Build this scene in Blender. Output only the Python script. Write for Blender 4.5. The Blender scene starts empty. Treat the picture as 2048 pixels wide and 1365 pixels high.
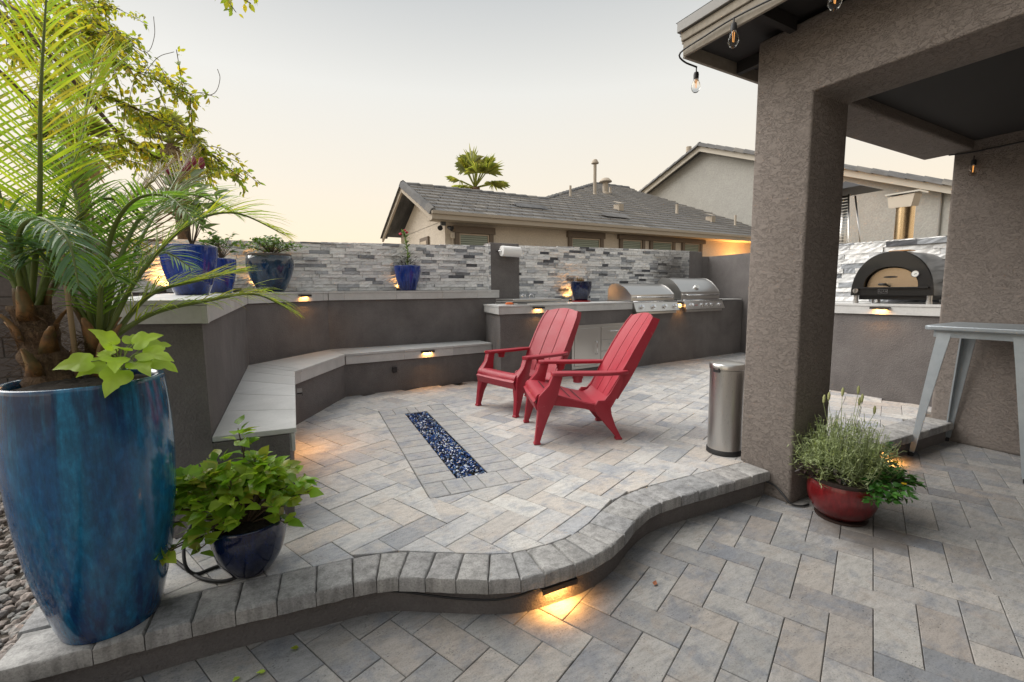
import bpy, bmesh, math, random
from mathutils import Vector, Matrix, noise

# ------------------------------------------------------------------ camera, sky, sun, exposure
S = bpy.context.scene
COL = S.collection
V = Vector
cam = bpy.data.cameras.new("camera"); cam.lens = 15.943; cam.sensor_width = 36; cam.clip_start = 0.05; cam.clip_end = 800
camo = bpy.data.objects.new("camera", cam); COL.objects.link(camo); S.camera = camo
PITCH, ROLL, YAW, EYE = math.radians(6.2), math.radians(-0.6), math.radians(29.0), 1.15
def _h(x, y, z):
    c, s = math.cos(YAW), math.sin(YAW); return V((x*c + y*s, -x*s + y*c, z))
_cp, _sp, _cr, _sr = math.cos(PITCH), math.sin(PITCH), math.cos(ROLL), math.sin(ROLL)
_rt, _up, _fw = _h(_cr, _sr*_sp, _sr*_cp), _h(-_sr, _cr*_sp, _cr*_cp), _h(0, _cp, -_sp)
camo.matrix_world = Matrix(((_rt.x, _up.x, -_fw.x, 0), (_rt.y, _up.y, -_fw.y, 0), (_rt.z, _up.z, -_fw.z, EYE), (0, 0, 0, 1)))
def in_view(p, m=0.0):            # is a plan point inside the picture (only used to choose which pavers are built singly)
    q = V(p) - V((0, 0, EYE)); d = q.dot(_fw)
    if d < .2: return False
    return abs(q.dot(_rt)/d) < 1.13 + m and -.7525 - m < q.dot(_up)/d < .7525 + m

SUN_AZ, SUN_EL = math.radians(130), math.radians(46)     # broad glow of the evening sky beyond the boundary wall on the left
w = bpy.data.worlds.new("World"); S.world = w; w.use_nodes = True
nt = w.node_tree; nt.nodes.clear()
out = nt.nodes.new("ShaderNodeOutputWorld"); bg = nt.nodes.new("ShaderNodeBackground")
sky = nt.nodes.new("ShaderNodeTexSky"); sky.sky_type = 'NISHITA'; sky.sun_disc = False
sky.sun_elevation = SUN_EL; sky.sun_rotation = math.pi/2 - SUN_AZ; sky.dust_density = 2.5; sky.air_density = 1.0; sky.ozone_density = 1.0
tc = nt.nodes.new("ShaderNodeTexCoord"); sep = nt.nodes.new("ShaderNodeSeparateXYZ")
rmp = nt.nodes.new("ShaderNodeValToRGB"); cr_ = rmp.color_ramp
SKYR = [(0.0, (.76, .585, .41)), (.10, (.75, .625, .465)), (.22, (.675, .615, .515)), (.38, (.61, .60, .56)), (.56, (.385, .40, .405)), (1.0, (.385, .405, .42))]
cr_.elements[0].position = 0; cr_.elements[0].color = (*SKYR[0][1], 1); cr_.elements[1].position = 1; cr_.elements[1].color = (*SKYR[-1][1], 1)
for p_, c_ in SKYR[1:-1]:
    e = cr_.elements.new(p_); e.color = (*c_, 1)
scl = nt.nodes.new("ShaderNodeVectorMath"); scl.operation = 'SCALE'; scl.inputs['Scale'].default_value = .07
mx = nt.nodes.new("ShaderNodeMix"); mx.data_type = 'RGBA'; mx.inputs[0].default_value = .9
L = nt.links.new
L(tc.outputs['Generated'], sep.inputs[0]); L(sep.outputs['Z'], rmp.inputs[0]); L(sky.outputs[0], scl.inputs[0])
L(scl.outputs[0], mx.inputs[6]); L(rmp.outputs[0], mx.inputs[7]); L(mx.outputs[2], bg.inputs[0]); L(bg.outputs[0], out.inputs[0])
bg.inputs[1].default_value = 1.0
sl = bpy.data.lights.new("sun", 'SUN'); sl.energy = 3.2; sl.angle = math.radians(65); sl.color = (1, .965, .92)
so = bpy.data.objects.new("sun", sl); COL.objects.link(so)
sd = V((math.cos(SUN_EL)*math.cos(SUN_AZ), math.cos(SUN_EL)*math.sin(SUN_AZ), math.sin(SUN_EL)))
so.rotation_euler = sd.to_track_quat('Z', 'Y').to_euler(); so.location = (0, 0, 8)
vs = S.view_settings; vs.view_transform = 'Standard'; vs.look = 'None'; vs.gamma = 1; vs.exposure = 0.62; vs.use_curve_mapping = False
S.cycles.max_bounces = 6; S.cycles.transparent_max_bounces = 12; S.cycles.use_denoising = True

# ------------------------------------------------------------------ helpers
def rnd(seed): return random.Random(seed)
class MB:
    """collects faces; build() links them as ONE mesh object"""
    def __init__(s): s.v = []; s.f = []; s.m = []
    def add(s, vs, fs, m=0):
        b = len(s.v); s.v += [tuple(p) for p in vs]
        for f in fs: s.f.append([b + i for i in f]); s.m.append(m)
        return s
    def box(s, a, b, m=0):
        (x0, y0, z0), (x1, y1, z1) = a, b
        return s.add([(x0,y0,z0),(x1,y0,z0),(x1,y1,z0),(x0,y1,z0),(x0,y0,z1),(x1,y0,z1),(x1,y1,z1),(x0,y1,z1)],
                     [(0,3,2,1),(4,5,6,7),(0,1,5,4),(1,2,6,5),(2,3,7,6),(3,0,4,7)], m)
    def prism(s, poly, z0, z1, m=0):
        """z0/z1: number or function of (x, y)"""
        g = lambda z, p: z(p[0], p[1]) if callable(z) else z
        n = len(poly); a = sum(poly[i][0]*poly[(i+1)%n][1] - poly[(i+1)%n][0]*poly[i][1] for i in range(n))
        if a < 0: poly = poly[::-1]
        vs = [(p[0], p[1], g(z0, p)) for p in poly] + [(p[0], p[1], g(z1, p)) for p in poly]
        return s.add(vs, [tuple(range(n))[::-1], tuple(range(n, 2*n))] + [(i, (i+1)%n, n+(i+1)%n, n+i) for i in range(n)], m)
    def tube(s, pts, r, n=8, m=0, cap=True):
        pts = [V(p) for p in pts]; k = len(pts); rs = r if isinstance(r, (list, tuple)) else [r]*k
        t0 = (pts[1]-pts[0]).normalized(); ref = V((0,0,1)) if abs(t0.z) < .9 else V((1,0,0)); u = t0.cross(ref).normalized()
        b = len(s.v)
        for i, p in enumerate(pts):
            t = (pts[min(i+1,k-1)] - pts[max(i-1,0)]).normalized(); u = (u - t*u.dot(t)); u = u.normalized() if u.length > 1e-6 else t.orthogonal().normalized(); w_ = t.cross(u)
            for j in range(n):
                a = 2*math.pi*j/n; s.v.append(tuple(p + (u*math.cos(a) + w_*math.sin(a))*rs[i]))
        for i in range(k-1):
            for j in range(n): s.f.append([b+i*n+j, b+i*n+(j+1)%n, b+(i+1)*n+(j+1)%n, b+(i+1)*n+j]); s.m.append(m)
        if cap:
            s.f.append([b+j for j in range(n)][::-1]); s.f.append([b+(k-1)*n+j for j in range(n)]); s.m += [m, m]
        return s
    def lathe(s, prof, c=(0,0,0), n=32, m=0, wob=0):
        b = len(s.v); k = len(prof)
        for r, z in prof:
            for j in range(n):
                a = 2*math.pi*j/n; q = r*(1 + wob*math.sin(3*a+z*9))
                s.v.append((c[0]+q*math.cos(a), c[1]+q*math.sin(a), c[2]+z))
        for i in range(k-1):
            for j in range(n): s.f.append([b+i*n+j, b+i*n+(j+1)%n, b+(i+1)*n+(j+1)%n, b+(i+1)*n+j]); s.m.append(m)
        if prof[0][0] > 1e-6: s.f.append([b+j for j in range(n)][::-1]); s.m.append(m)
        if prof[-1][0] > 1e-6: s.f.append([b+(k-1)*n+j for j in range(n)]); s.m.append(m)
        return s
    def loft(s, secs, m=0, cap=True):
        """secs: list of equal-length closed loops"""
        n = len(secs[0]); b = len(s.v)
        for q in secs: s.v += [tuple(p) for p in q]
        for i in range(len(secs)-1):
            for j in range(n): s.f.append([b+i*n+j, b+i*n+(j+1)%n, b+(i+1)*n+(j+1)%n, b+(i+1)*n+j]); s.m.append(m)
        if cap:
            s.f.append([b+j for j in range(n)][::-1]); s.f.append([b+(len(secs)-1)*n+j for j in range(n)]); s.m += [m, m]
        return s
    def mesh(s, name, mats, smooth=False, fixn=False, bevel=0, seg=2):
        me = bpy.data.meshes.new(name); me.from_pydata(s.v, [], s.f)
        for x in (mats if isinstance(mats, (list, tuple)) else [mats]): me.materials.append(x)
        if any(s.m): me.polygons.foreach_set('material_index', s.m)
        if fixn or bevel:
            bm = bmesh.new(); bm.from_mesh(me)
            if bevel:
                ed = [e for e in bm.edges if len(e.link_faces) == 2 and e.calc_face_angle(0) > .45]
                bmesh.ops.bevel(bm, geom=ed, offset=bevel, segments=seg, profile=.5, affect='EDGES', clamp_overlap=True)
            bmesh.ops.recalc_face_normals(bm, faces=bm.faces); bm.to_mesh(me); bm.free()
        if smooth:
            me.polygons.foreach_set('use_smooth', [True]*len(me.polygons))
            if smooth is not True:
                try: me.set_sharp_from_angle(angle=smooth)
                except Exception: pass
        me.update(); return me
    def build(s, name, mats, parent=None, **k):
        return place(name, s.mesh(name, mats, **k), parent)
WM = {}
def reg(o, parent=None, local=False):
    """link an object; its coordinates are the place's own unless local is set (then they are its parent's)"""
    COL.objects.link(o); b = Matrix.LocRotScale(o.location, o.rotation_euler, o.scale)
    if parent is None: WM[o.name] = b; return o
    o.parent = parent
    if local: WM[o.name] = WM[parent.name] @ b
    else: o.matrix_parent_inverse = WM[parent.name].inverted(); WM[o.name] = b
    return o
def place(name, me, parent=None, loc=None, rot=None, scale=None, local=False):
    o = bpy.data.objects.new(name, me)
    if loc is not None: o.location = loc
    if rot is not None: o.rotation_euler = rot
    if scale is not None: o.scale = scale
    return reg(o, parent, local)
def tag(o, label=None, cat=None, group=None, kind=None):
    for k, x in (('label', label), ('category', cat), ('group', group), ('kind', kind)):
        if x: o[k] = x
    return o
def thing(name, label, cat, loc=(0,0,0), rz=0, group=None):
    o = bpy.data.objects.new(name, None); o.location = loc; o.rotation_euler = (0, 0, rz); o.empty_display_size = .05
    return tag(reg(o), label, cat, group)
def child(parent, name, mb, mats, local=False, **k):      # a part of a thing, or a part of a part
    return place(name, mb.mesh(name, mats, **k), parent, local=local)

def lerp(a, b, t): return tuple(x + (y-x)*t for x, y in zip(a, b))
def spline(pts, n):
    """Catmull-Rom through pts, n samples per span"""
    P = [V(p) for p in pts]; P = [P[0]*2-P[1]] + P + [P[-1]*2-P[-2]]; o = []
    for i in range(1, len(P)-2):
        for k in range(n):
            t = k/n; a, b, c, d = P[i-1], P[i], P[i+1], P[i+2]
            o.append(.5*((2*b) + (c-a)*t + (2*a-5*b+4*c-d)*t*t + (3*b-a-3*c+d)*t**3))
    return o + [P[-2]]
def clip(poly, p, n):
    """part of a convex polygon on the side of the line through p where n points"""
    o = []; k = len(poly)
    for i in range(k):
        a, b = poly[i], poly[(i+1)%k]; da = (a[0]-p[0])*n[0]+(a[1]-p[1])*n[1]; db = (b[0]-p[0])*n[0]+(b[1]-p[1])*n[1]
        if da >= 0: o.append(a)
        if da*db < 0: t = da/(da-db); o.append((a[0]+(b[0]-a[0])*t, a[1]+(b[1]-a[1])*t))
    return o if len(o) >= 3 and area(o) > 4e-4 else []
def area(p): return abs(sum(p[i][0]*p[(i+1)%len(p)][1]-p[(i+1)%len(p)][0]*p[i][1] for i in range(len(p))))/2
def inset(poly, d):
    n = len(poly); a = sum(poly[i][0]*poly[(i+1)%n][1] - poly[(i+1)%n][0]*poly[i][1] for i in range(n))
    if a < 0: poly = poly[::-1]
    o = []
    for i in range(n):
        p0, p1, p2 = V((*poly[i-1],0)), V((*poly[i],0)), V((*poly[(i+1)%n],0))
        e1, e2 = (p1-p0), (p2-p1)
        if e1.length < 1e-5 or e2.length < 1e-5: continue
        e1.normalize(); e2.normalize(); n1, n2 = V((-e1.y,e1.x,0)), V((-e2.y,e2.x,0)); q = n1+n2
        o.append(tuple((p1 + q*(d/max(.25, 1+n1.dot(n2))))[:2]))
    return o
def chamfer_prism(mb, poly, z0, z1, ch=.003, m=0, jit=None):
    """slab with a small chamfer round its top"""
    n = len(poly); a = sum(poly[i][0]*poly[(i+1)%n][1] - poly[(i+1)%n][0]*poly[i][1] for i in range(n))
    if a < 0: poly = poly[::-1]
    q = inset(poly, ch)
    if len(q) != n: return mb.prism(poly, z0, z1, m)
    j = jit or (lambda: 0)
    vs = [(x, y, z0) for x, y in poly] + [(x, y, z1-ch) for x, y in poly] + [(x, y, z1+j()) for x, y in q]
    fs = [tuple(range(2*n, 3*n))] + [(i, (i+1)%n, n+(i+1)%n, n+i) for i in range(n)] + [(n+i, n+(i+1)%n, 2*n+(i+1)%n, 2*n+i) for i in range(n)]
    return mb.add(vs, fs, m)

# ------------------------------------------------------------------ materials
class Mat:
    def __init__(s, name, col=(.5,.5,.5), rough=.6, metal=0, **k):
        s.m = bpy.data.materials.new(name); s.m.use_nodes = True; s.t = s.m.node_tree; s.b = s.t.nodes['Principled BSDF']
        s.b.inputs['Base Color'].default_value = (*col, 1); s.b.inputs['Roughness'].default_value = rough; s.b.inputs['Metallic'].default_value = metal
        for a, x in k.items(): s.b.inputs[a.replace('_', ' ')].default_value = x
    def n(s, typ, **k):
        x = s.t.nodes.new('ShaderNode' + typ)
        for a, y in k.items():
            if a in x.inputs: x.inputs[a].default_value = y
            else: setattr(x, a, y)
        return x
    def l(s, a, b): s.t.links.new(a, b)
    def coord(s, kind='Object', scale=(1,1,1), rand=False, rot=(0,0,0)):
        c = s.n('TexCoord').outputs[kind] if kind != 'World' else None
        if kind == 'World': c = s.n('NewGeometry').outputs['Position']
        if rand:
            oi = s.n('ObjectInfo'); ge = s.n('NewGeometry'); ad = s.n('Math', operation='ADD'); s.l(oi.outputs['Random'], ad.inputs[0]); s.l(ge.outputs['Random Per Island'], ad.inputs[1])
            mu = s.n('Math', operation='MULTIPLY'); mu.inputs[1].default_value = 37.7; s.l(ad.outputs[0], mu.inputs[0])
            va = s.n('VectorMath', operation='ADD'); s.l(c, va.inputs[0]); s.l(mu.outputs[0], va.inputs[1]); c = va.outputs[0]
        mp = s.n('Mapping'); mp.inputs['Scale'].default_value = scale; mp.inputs['Rotation'].default_value = rot; s.l(c, mp.inputs[0]); return mp.outputs[0]
    def noise(s, co, scale, detail=4, rough=.55, dist=0):
        x = s.n('TexNoise'); x.inputs['Scale'].default_value = scale; x.inputs['Detail'].default_value = detail; x.inputs['Roughness'].default_value = rough; x.inputs['Distortion'].default_value = dist
        s.l(co, x.inputs['Vector']); return x.outputs['Fac']
    def ramp(s, fac, stops, interp='LINEAR'):
        x = s.n('ValToRGB'); c = x.color_ramp; c.interpolation = interp
        f = lambda q: (*q, 1) if isinstance(q, (tuple, list)) else (q, q, q, 1)
        c.elements[0].position = stops[0][0]; c.elements[0].color = f(stops[0][1]); c.elements[1].position = stops[-1][0]; c.elements[1].color = f(stops[-1][1])
        for p, q in stops[1:-1]: e = c.elements.new(p); e.color = f(q)
        s.l(fac, x.inputs[0]); return x.outputs[0]
    def mix(s, fac, a, b, mode='MIX'):
        x = s.n('Mix', data_type='RGBA', blend_type=mode)
        for i, q in ((0, fac), (6, a), (7, b)):
            if isinstance(q, (int, float)): x.inputs[i].default_value = q
            elif isinstance(q, tuple): x.inputs[i].default_value = (*q, 1)
            else: s.l(q, x.inputs[i])
        return x.outputs[2]
    def color(s, c): s.l(c, s.b.inputs['Base Color']); return s
    def rough(s, c): s.l(c, s.b.inputs['Roughness']); return s
    def bump(s, h, strength=.5, dist=.01):
        x = s.n('Bump'); x.inputs['Strength'].default_value = strength; x.inputs['Distance'].default_value = dist
        for li in list(s.b.inputs['Normal'].links): s.l(li.from_socket, x.inputs['Normal'])
        s.l(h, x.inputs['Height']); s.l(x.outputs[0], s.b.inputs['Normal']); return s
    def random(s, island=True):
        oi = s.n('ObjectInfo')
        if not island: return oi.outputs['Random']
        ge = s.n('NewGeometry'); ad = s.n('Math', operation='ADD'); fr = s.n('Math', operation='FRACT')
        s.l(oi.outputs['Random'], ad.inputs[0]); s.l(ge.outputs['Random Per Island'], ad.inputs[1]); s.l(ad.outputs[0], fr.inputs[0]); return fr.outputs[0]

def m_paver(name, stops, gain=1.0, mott=1.0):
    a = Mat(name, rough=.85)
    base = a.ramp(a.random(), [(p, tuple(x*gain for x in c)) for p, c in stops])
    co = a.coord('World', rand=True); cw = a.coord('World')
    n1 = a.noise(co, 5.5, 9, .72, .3); n1b = a.noise(a.coord('World', (1,1,1), rand=True, rot=(0,0,1.1)), 8.5, 9, .72, .3)
    n2 = a.noise(a.coord('World', (1,3.4,1), rot=(0,0,-.75)), 15, 6, .72); n3 = a.noise(cw, 170, 3, .7)
    c = a.mix(a.ramp(n1, [(.48, 0.0), (.62, .75*mott)]), base, tuple(x*gain for x in (.245,.262,.295)))
    c = a.mix(a.ramp(n1b, [(.52, 0.0), (.66, .65*mott)]), c, tuple(x*gain for x in (.41,.36,.315)))
    c = a.mix(1.0, c, a.ramp(n2, [(.24, .66), (.5, 1.0), (.74, 1.2)]), 'MULTIPLY')
    c = a.mix(1.0, c, a.ramp(n3, [(.28, .62), (.45, 1.0), (.75, 1.16)]), 'MULTIPLY')
    v = a.n('TexVoronoi', Scale=58.0); a.l(a.coord('World', (1,1.8,1), rot=(0,0,-.75)), v.inputs['Vector'])
    pit = a.ramp(v.outputs['Distance'], [(.12, .30), (.26, 1.0)])
    msk = a.ramp(a.noise(co, 9, 3), [(.50, 0.0), (.64, 1.0)])
    c = a.mix(msk, c, a.mix(1.0, c, pit, 'MULTIPLY'))
    # damp stain spreading from under the bowl planter
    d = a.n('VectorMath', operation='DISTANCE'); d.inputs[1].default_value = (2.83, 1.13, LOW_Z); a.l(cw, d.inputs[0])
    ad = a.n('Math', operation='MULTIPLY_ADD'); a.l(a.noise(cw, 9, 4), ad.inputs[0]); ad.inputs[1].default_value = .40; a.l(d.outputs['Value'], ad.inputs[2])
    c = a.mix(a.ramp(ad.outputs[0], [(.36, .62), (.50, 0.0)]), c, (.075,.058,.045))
    a.color(c); a.bump(n3, .35, .002); a.bump(n2, .25, .004); return a.m
LOW_Z = -.17
PAV = [(0, (.50,.485,.455)), (.20, (.45,.435,.41)), (.36, (.37,.36,.345)), (.48, (.43,.388,.345)), (.58, (.50,.475,.44)), (.70, (.33,.335,.345)), (.80, (.47,.455,.43)), (.88, (.40,.36,.325)), (.95, (.255,.265,.28)), (1, (.43,.42,.395))]
M_paver = m_paver('paver_concrete', PAV, 1.12)
M_paverlow = m_paver('shaded_paver_concrete', PAV, .585)  # same pavers as the raised patio, with shade put into the colour
M_border = m_paver('border_paver', [(0, (.36,.352,.34)), (.5, (.40,.392,.38)), (.8, (.32,.32,.322)), (1, (.43,.41,.39))], mott=.9)
def m_coping():
    a = Mat('coping_concrete', rough=.9); co = a.coord('World')
    base = a.ramp(a.random(), [(0, (.34,.333,.32)), (.35, (.375,.365,.35)), (.6, (.305,.307,.308)), (.8, (.355,.342,.328)), (1, (.285,.29,.298))])
    n1 = a.noise(co, 9, 5, .65); n2 = a.noise(co, 140, 3, .7)
    c = a.mix(1.0, base, a.ramp(n1, [(.3, .72), (.55, 1.0), (.75, 1.2)]), 'MULTIPLY'); c = a.mix(1.0, c, a.ramp(n2, [(.3, .68), (.5, 1.0), (.8, 1.25)]), 'MULTIPLY')
    dk = a.ramp(a.noise(a.coord('World', (1,1,.12)), 26, 4, .6), [(.46, 1.0), (.62, .72)])
    c = a.mix(1.0, c, dk, 'MULTIPLY')
    a.color(c); a.bump(n2, .5, .003); a.bump(n1, .2, .008); return a.m
M_coping = m_coping()
def m_stucco(name, col, scale=60, strength=.5, dist=.01, blot=.14, skip=False):
    a = Mat(name, col, .92); co = a.coord('World'); a.b.inputs['Specular IOR Level'].default_value = .25
    n1 = a.noise(co, 2.2, 7, .68, .4); ns = a.noise(a.coord('World', (1,1,.10)), 9, 5, .6); n2 = a.noise(co, scale, 4, .6)
    c = a.mix(1.0, col, a.ramp(n1, [(.3, 1-blot), (.7, 1+blot)]), 'MULTIPLY')
    c = a.mix(1.0, c, a.ramp(n2, [(.3, .88), (.7, 1.1)]), 'MULTIPLY'); c = a.mix(1.0, c, a.ramp(ns, [(.32, 1-blot*.28), (.55, 1.0), (.72, 1+blot*.2)]), 'MULTIPLY'); a.color(c)
    if skip:     # knock-down plaster: ragged flat islands with sharp edges, dragged sideways
        w_ = a.noise(a.coord('World', (1, 1, 2.0)), 20, 4, .58, .35)
        k = a.ramp(w_, [(.0, .9), (.40, 1.0), (.455, .9), (.478, .0), (.492, .05), (.515, 1.0), (.60, .9), (.612, .25), (.622, .95), (1, 1.0)])
        k = a.mix(a.ramp(a.noise(a.coord('World', (1,1,1.3)), 8, 3), [(.30, .15), (.46, 1.0)]), (1., 1., 1.), k); a.bump(n2, .45, .006); a.bump(k, strength, dist)
    else: a.bump(n2, strength, dist)
    return a.m
M_wallstucco = m_stucco('charcoal_stucco', (.165,.152,.147), 95, .8, .010, .20)
M_housestucco = m_stucco('brown_knockdown_stucco', (.218,.189,.169), 70, .72, .0085, .07, True)
M_pale = m_stucco('pale_house_stucco', (.60,.53,.44), 30, .5, .02, .06)
M_pale2 = m_stucco('grey_house_stucco', (.37,.36,.33), 22, .5, .02, .06)
def m_stone():
    a = Mat('ledger_stone', rough=.75)
    base = a.ramp(a.random(), [(0, (.68,.68,.675)), (.26, (.54,.545,.55)), (.40, (.76,.755,.74)), (.56, (.42,.43,.45)), (.66, (.64,.64,.63)), (.78, (.29,.305,.325)), (.86, (.72,.72,.71)), (.93, (.085,.088,.098)), (.965, (.20,.21,.225)), (1, (.72,.72,.70))], 'CONSTANT')
    co = a.coord('World', (1,1,3.6), rand=True); n1 = a.noise(co, 9, 6, .68, .5); n2 = a.noise(a.coord('World'), 90, 4, .6)
    c = a.mix(1.0, base, a.ramp(n1, [(.28, .62), (.46, 1.1), (.7, 1.25)]), 'MULTIPLY')
    # soot left by the right-hand grill
    d = a.n('VectorMath', operation='DISTANCE'); d.inputs[1].default_value = (6.75, 5.95, 1.46); a.l(a.coord('World', (1,1,1.0)), d.inputs[0])
    so_ = a.n('Math', operation='ADD'); a.l(d.outputs['Value'], so_.inputs[0])
    sn = a.n('Math', operation='MULTIPLY'); a.l(a.noise(a.coord('World'), 6, 4), sn.inputs[0]); sn.inputs[1].default_value = .45; a.l(sn.outputs[0], so_.inputs[1])
    c = a.mix(a.ramp(so_.outputs[0], [(.40, .80), (.92, 0.0)]), c, (.06,.052,.045))
    a.color(c); a.bump(n2, .5, .003); a.bump(n1, .3, .005); return a.m
M_stone = m_stone()
def m_tile():
    a = Mat('cap_tile_porcelain', rough=.45); co = a.coord('World', rand=True); n1 = a.noise(co, 3.5, 5, .6, .8); n2 = a.noise(a.coord('World'), 60, 3)
    c = a.mix(1.0, a.ramp(a.random(), [(0, (.54,.535,.52)), (.5, (.59,.585,.57)), (1, (.51,.51,.50))]), a.ramp(n1, [(.3, .86), (.7, 1.08)]), 'MULTIPLY')
    c = a.mix(1.0, c, a.ramp(n2, [(.3, .95), (.7, 1.04)]), 'MULTIPLY'); a.color(c); a.bump(n1, .1, .004); return a.m
M_tile = m_tile()
M_grout = Mat('grout', (.14,.13,.12), .95).m
M_sand = (lambda a: (a.color(a.ramp(a.noise(a.coord('World'), 60, 4), [(.3, (.09,.078,.065)), (.7, (.20,.17,.14))])), a.m)[1])(Mat('joint_sand', rough=1))
def m_steel(name='stainless_steel', col=(.60,.585,.56), rough=.28, axis=(1,1,40)):
    a = Mat(name, col, rough, 1.0)
    if axis[0] == 1: return a.m
    n1 = a.noise(a.coord('Object', axis), 18, 3); a.rough(a.ramp(n1, [(.3, rough*.9), (.7, rough*1.15)])); return a.m
M_steel = m_steel(); M_steelv = m_steel('brushed_steel_vertical', (.56,.55,.535), .3, (40,40,1)); M_chrome = Mat('chrome', (.75,.75,.75), .08, 1.0).m
M_black = Mat('black_enamel', (.012,.012,.013), .35).m
M_dark = Mat('dark_bronze_metal', (.05,.045,.042), .45, .6).m
M_rubber = Mat('black_rubber', (.015,.015,.016), .6).m
def m_glaze(name, top, mid, low, streak=(.02,.28,.36), sc=7.0, rough=.12, z0=0., z1=1., amt=.6):
    """glazed pot: colour by height with runs down the side"""
    a = Mat(name, mid, rough); a.b.inputs['Coat Weight'].default_value = .5; a.b.inputs['Coat Roughness'].default_value = .05
    g = a.n('SeparateXYZ'); a.l(a.coord('Object'), g.inputs[0])
    mr = a.n('MapRange'); mr.inputs[1].default_value = z0; mr.inputs[2].default_value = z1; a.l(g.outputs['Z'], mr.inputs[0])
    rn = a.noise(a.coord('Object', (1,1,.055)), sc*1.3, 6, .7, .1); rn2 = a.noise(a.coord('Object', (1,1,.3)), sc*.45, 4, .6)
    ad = a.n('Math', operation='ADD'); sb = a.n('Math', operation='MULTIPLY_ADD'); a.l(rn, sb.inputs[0]); sb.inputs[1].default_value = .5; sb.inputs[2].default_value = -.25
    a.l(mr.outputs[0], ad.inputs[0]); a.l(sb.outputs[0], ad.inputs[1])
    c = a.ramp(ad.outputs[0], [(0, low), (.35, mid), (.72, mid), (.9, top), (1, top)])
    c = a.mix(a.ramp(rn, [(.44, 0.0), (.66, amt)]), c, streak)
    c = a.mix(a.ramp(rn2, [(.42, 0.0), (.70, .55)]), c, low); c = a.mix(1.0, c, a.ramp(a.noise(a.coord('Object', (1,1,.4)), 55, 4, .7), [(.3, .7), (.5, 1.0), (.72, 1.5)]), 'MULTIPLY'); a.color(c); a.bump(rn, .06, .004)
    a.bump(a.noise(a.coord('Object'), 14, 3), .10, .012); return a.m
M_bigpot = m_glaze('turquoise_blue_glaze', (.007,.035,.095), (.006,.095,.25), (.004,.026,.10), (.015,.22,.40), 12, .15, 0, .87, .9)
M_cobalt = m_glaze('cobalt_glaze', (.006,.022,.13), (.010,.04,.27), (.004,.013,.085), (.02,.08,.38), 12, .08, 0, .4, .6)
M_navy = m_glaze('navy_glaze', (.004,.008,.030), (.005,.012,.055), (.003,.005,.020), (.007,.022,.09), 10, .10, 0, .3, .5)
M_drip = m_glaze('dark_blue_drip_glaze', (.03,.03,.03), (.010,.035,.085), (.005,.012,.035), (.015,.10,.17), 8, .13, 0, .4, .55)
M_redpot = m_glaze('oxblood_glaze', (.13,.006,.008), (.12,.006,.008), (.05,.004,.005), (.17,.010,.010), 8, .28, 0, .2, .4)
def m_soil():
    a = Mat('potting_soil', rough=1); n1 = a.noise(a.coord('World'), 70, 5, .7)
    a.color(a.ramp(n1, [(.3, (.012,.008,.006)), (.6, (.035,.025,.018)), (.8, (.09,.07,.05))])); a.bump(n1, 1.0, .02); return a.m
M_soil = m_soil()
def m_chair():
    a = Mat('red_resin', (.33,.016,.032), .36); n1 = a.noise(a.coord('Object'), 5, 5, .65); n2 = a.noise(a.coord('Object', (8,1,1)), 30, 4, .7)
    c = a.mix(a.ramp(n1, [(.45, 0.0), (.75, .35)]), (.33,.016,.032), (.40,.055,.07)); c = a.mix(a.ramp(n2, [(.66, 0.0), (.74, .5)]), c, (.52,.20,.21)); a.color(c)
    a.rough(a.ramp(n1, [(.3, .38), (.7, .58)])); a.bump(n2, .05, .003); return a.m
M_chair = m_chair()
def m_leaf(name, cols, rough=.5, trans=.45, vein=0.0):
    a = Mat(name, cols[0], rough); k = len(cols)
    c = a.ramp(a.n('NewGeometry').outputs['Random Per Island'], [(i/max(1, k-1), q) for i, q in enumerate(cols)])
    n1 = a.noise(a.coord('Object'), 9, 3); c = a.mix(1.0, c, a.ramp(n1, [(.3, .78), (.7, 1.2)]), 'MULTIPLY'); a.color(c)
    tr = a.n('BsdfTranslucent'); a.l(a.mix(1.0, c, (1.5, 1.6, .7), 'MULTIPLY'), tr.inputs[0])
    ms = a.n('MixShader'); ms.inputs[0].default_value = trans; a.l(a.b.outputs[0], ms.inputs[1]); a.l(tr.outputs[0], ms.inputs[2])
    a.l(ms.outputs[0], a.t.nodes['Material Output'].inputs[0]); return a.m
M_wood = Mat('bark', (.10,.07,.045), .9).m
def m_fibre():
    a = Mat('palm_fibre', rough=.95); n1 = a.noise(a.coord('Object', (1,1,.35)), 60, 5, .7, 1.2)
    a.color(a.ramp(n1, [(.3, (.05,.028,.015)), (.55, (.16,.095,.05)), (.8, (.30,.20,.11))])); a.bump(n1, 1.0, .02); return a.m
M_fibre = m_fibre()
def m_emit(name, col, st):
    a = Mat(name, (.02,.02,.02)); a.b.inputs['Emission Color'].default_value = (*col, 1); a.b.inputs['Emission Strength'].default_value = st; return a.m
M_lens = m_emit('lit_lens', (1, .46, .10), 2.0)
WARM = (1.0, .45, .11)

# ------------------------------------------------------------------ the setting
LOW = -.17                                  # the lower patio; the raised patio is z = 0
g = MB().add([(-300,-300,LOW-.03),(300,-300,LOW-.03),(300,300,LOW-.03),(-300,300,LOW-.03)], [(0,1,2,3)]).build('ground', Mat('dry_earth', (.20,.17,.13), 1).m)
tag(g, kind='structure')

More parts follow.
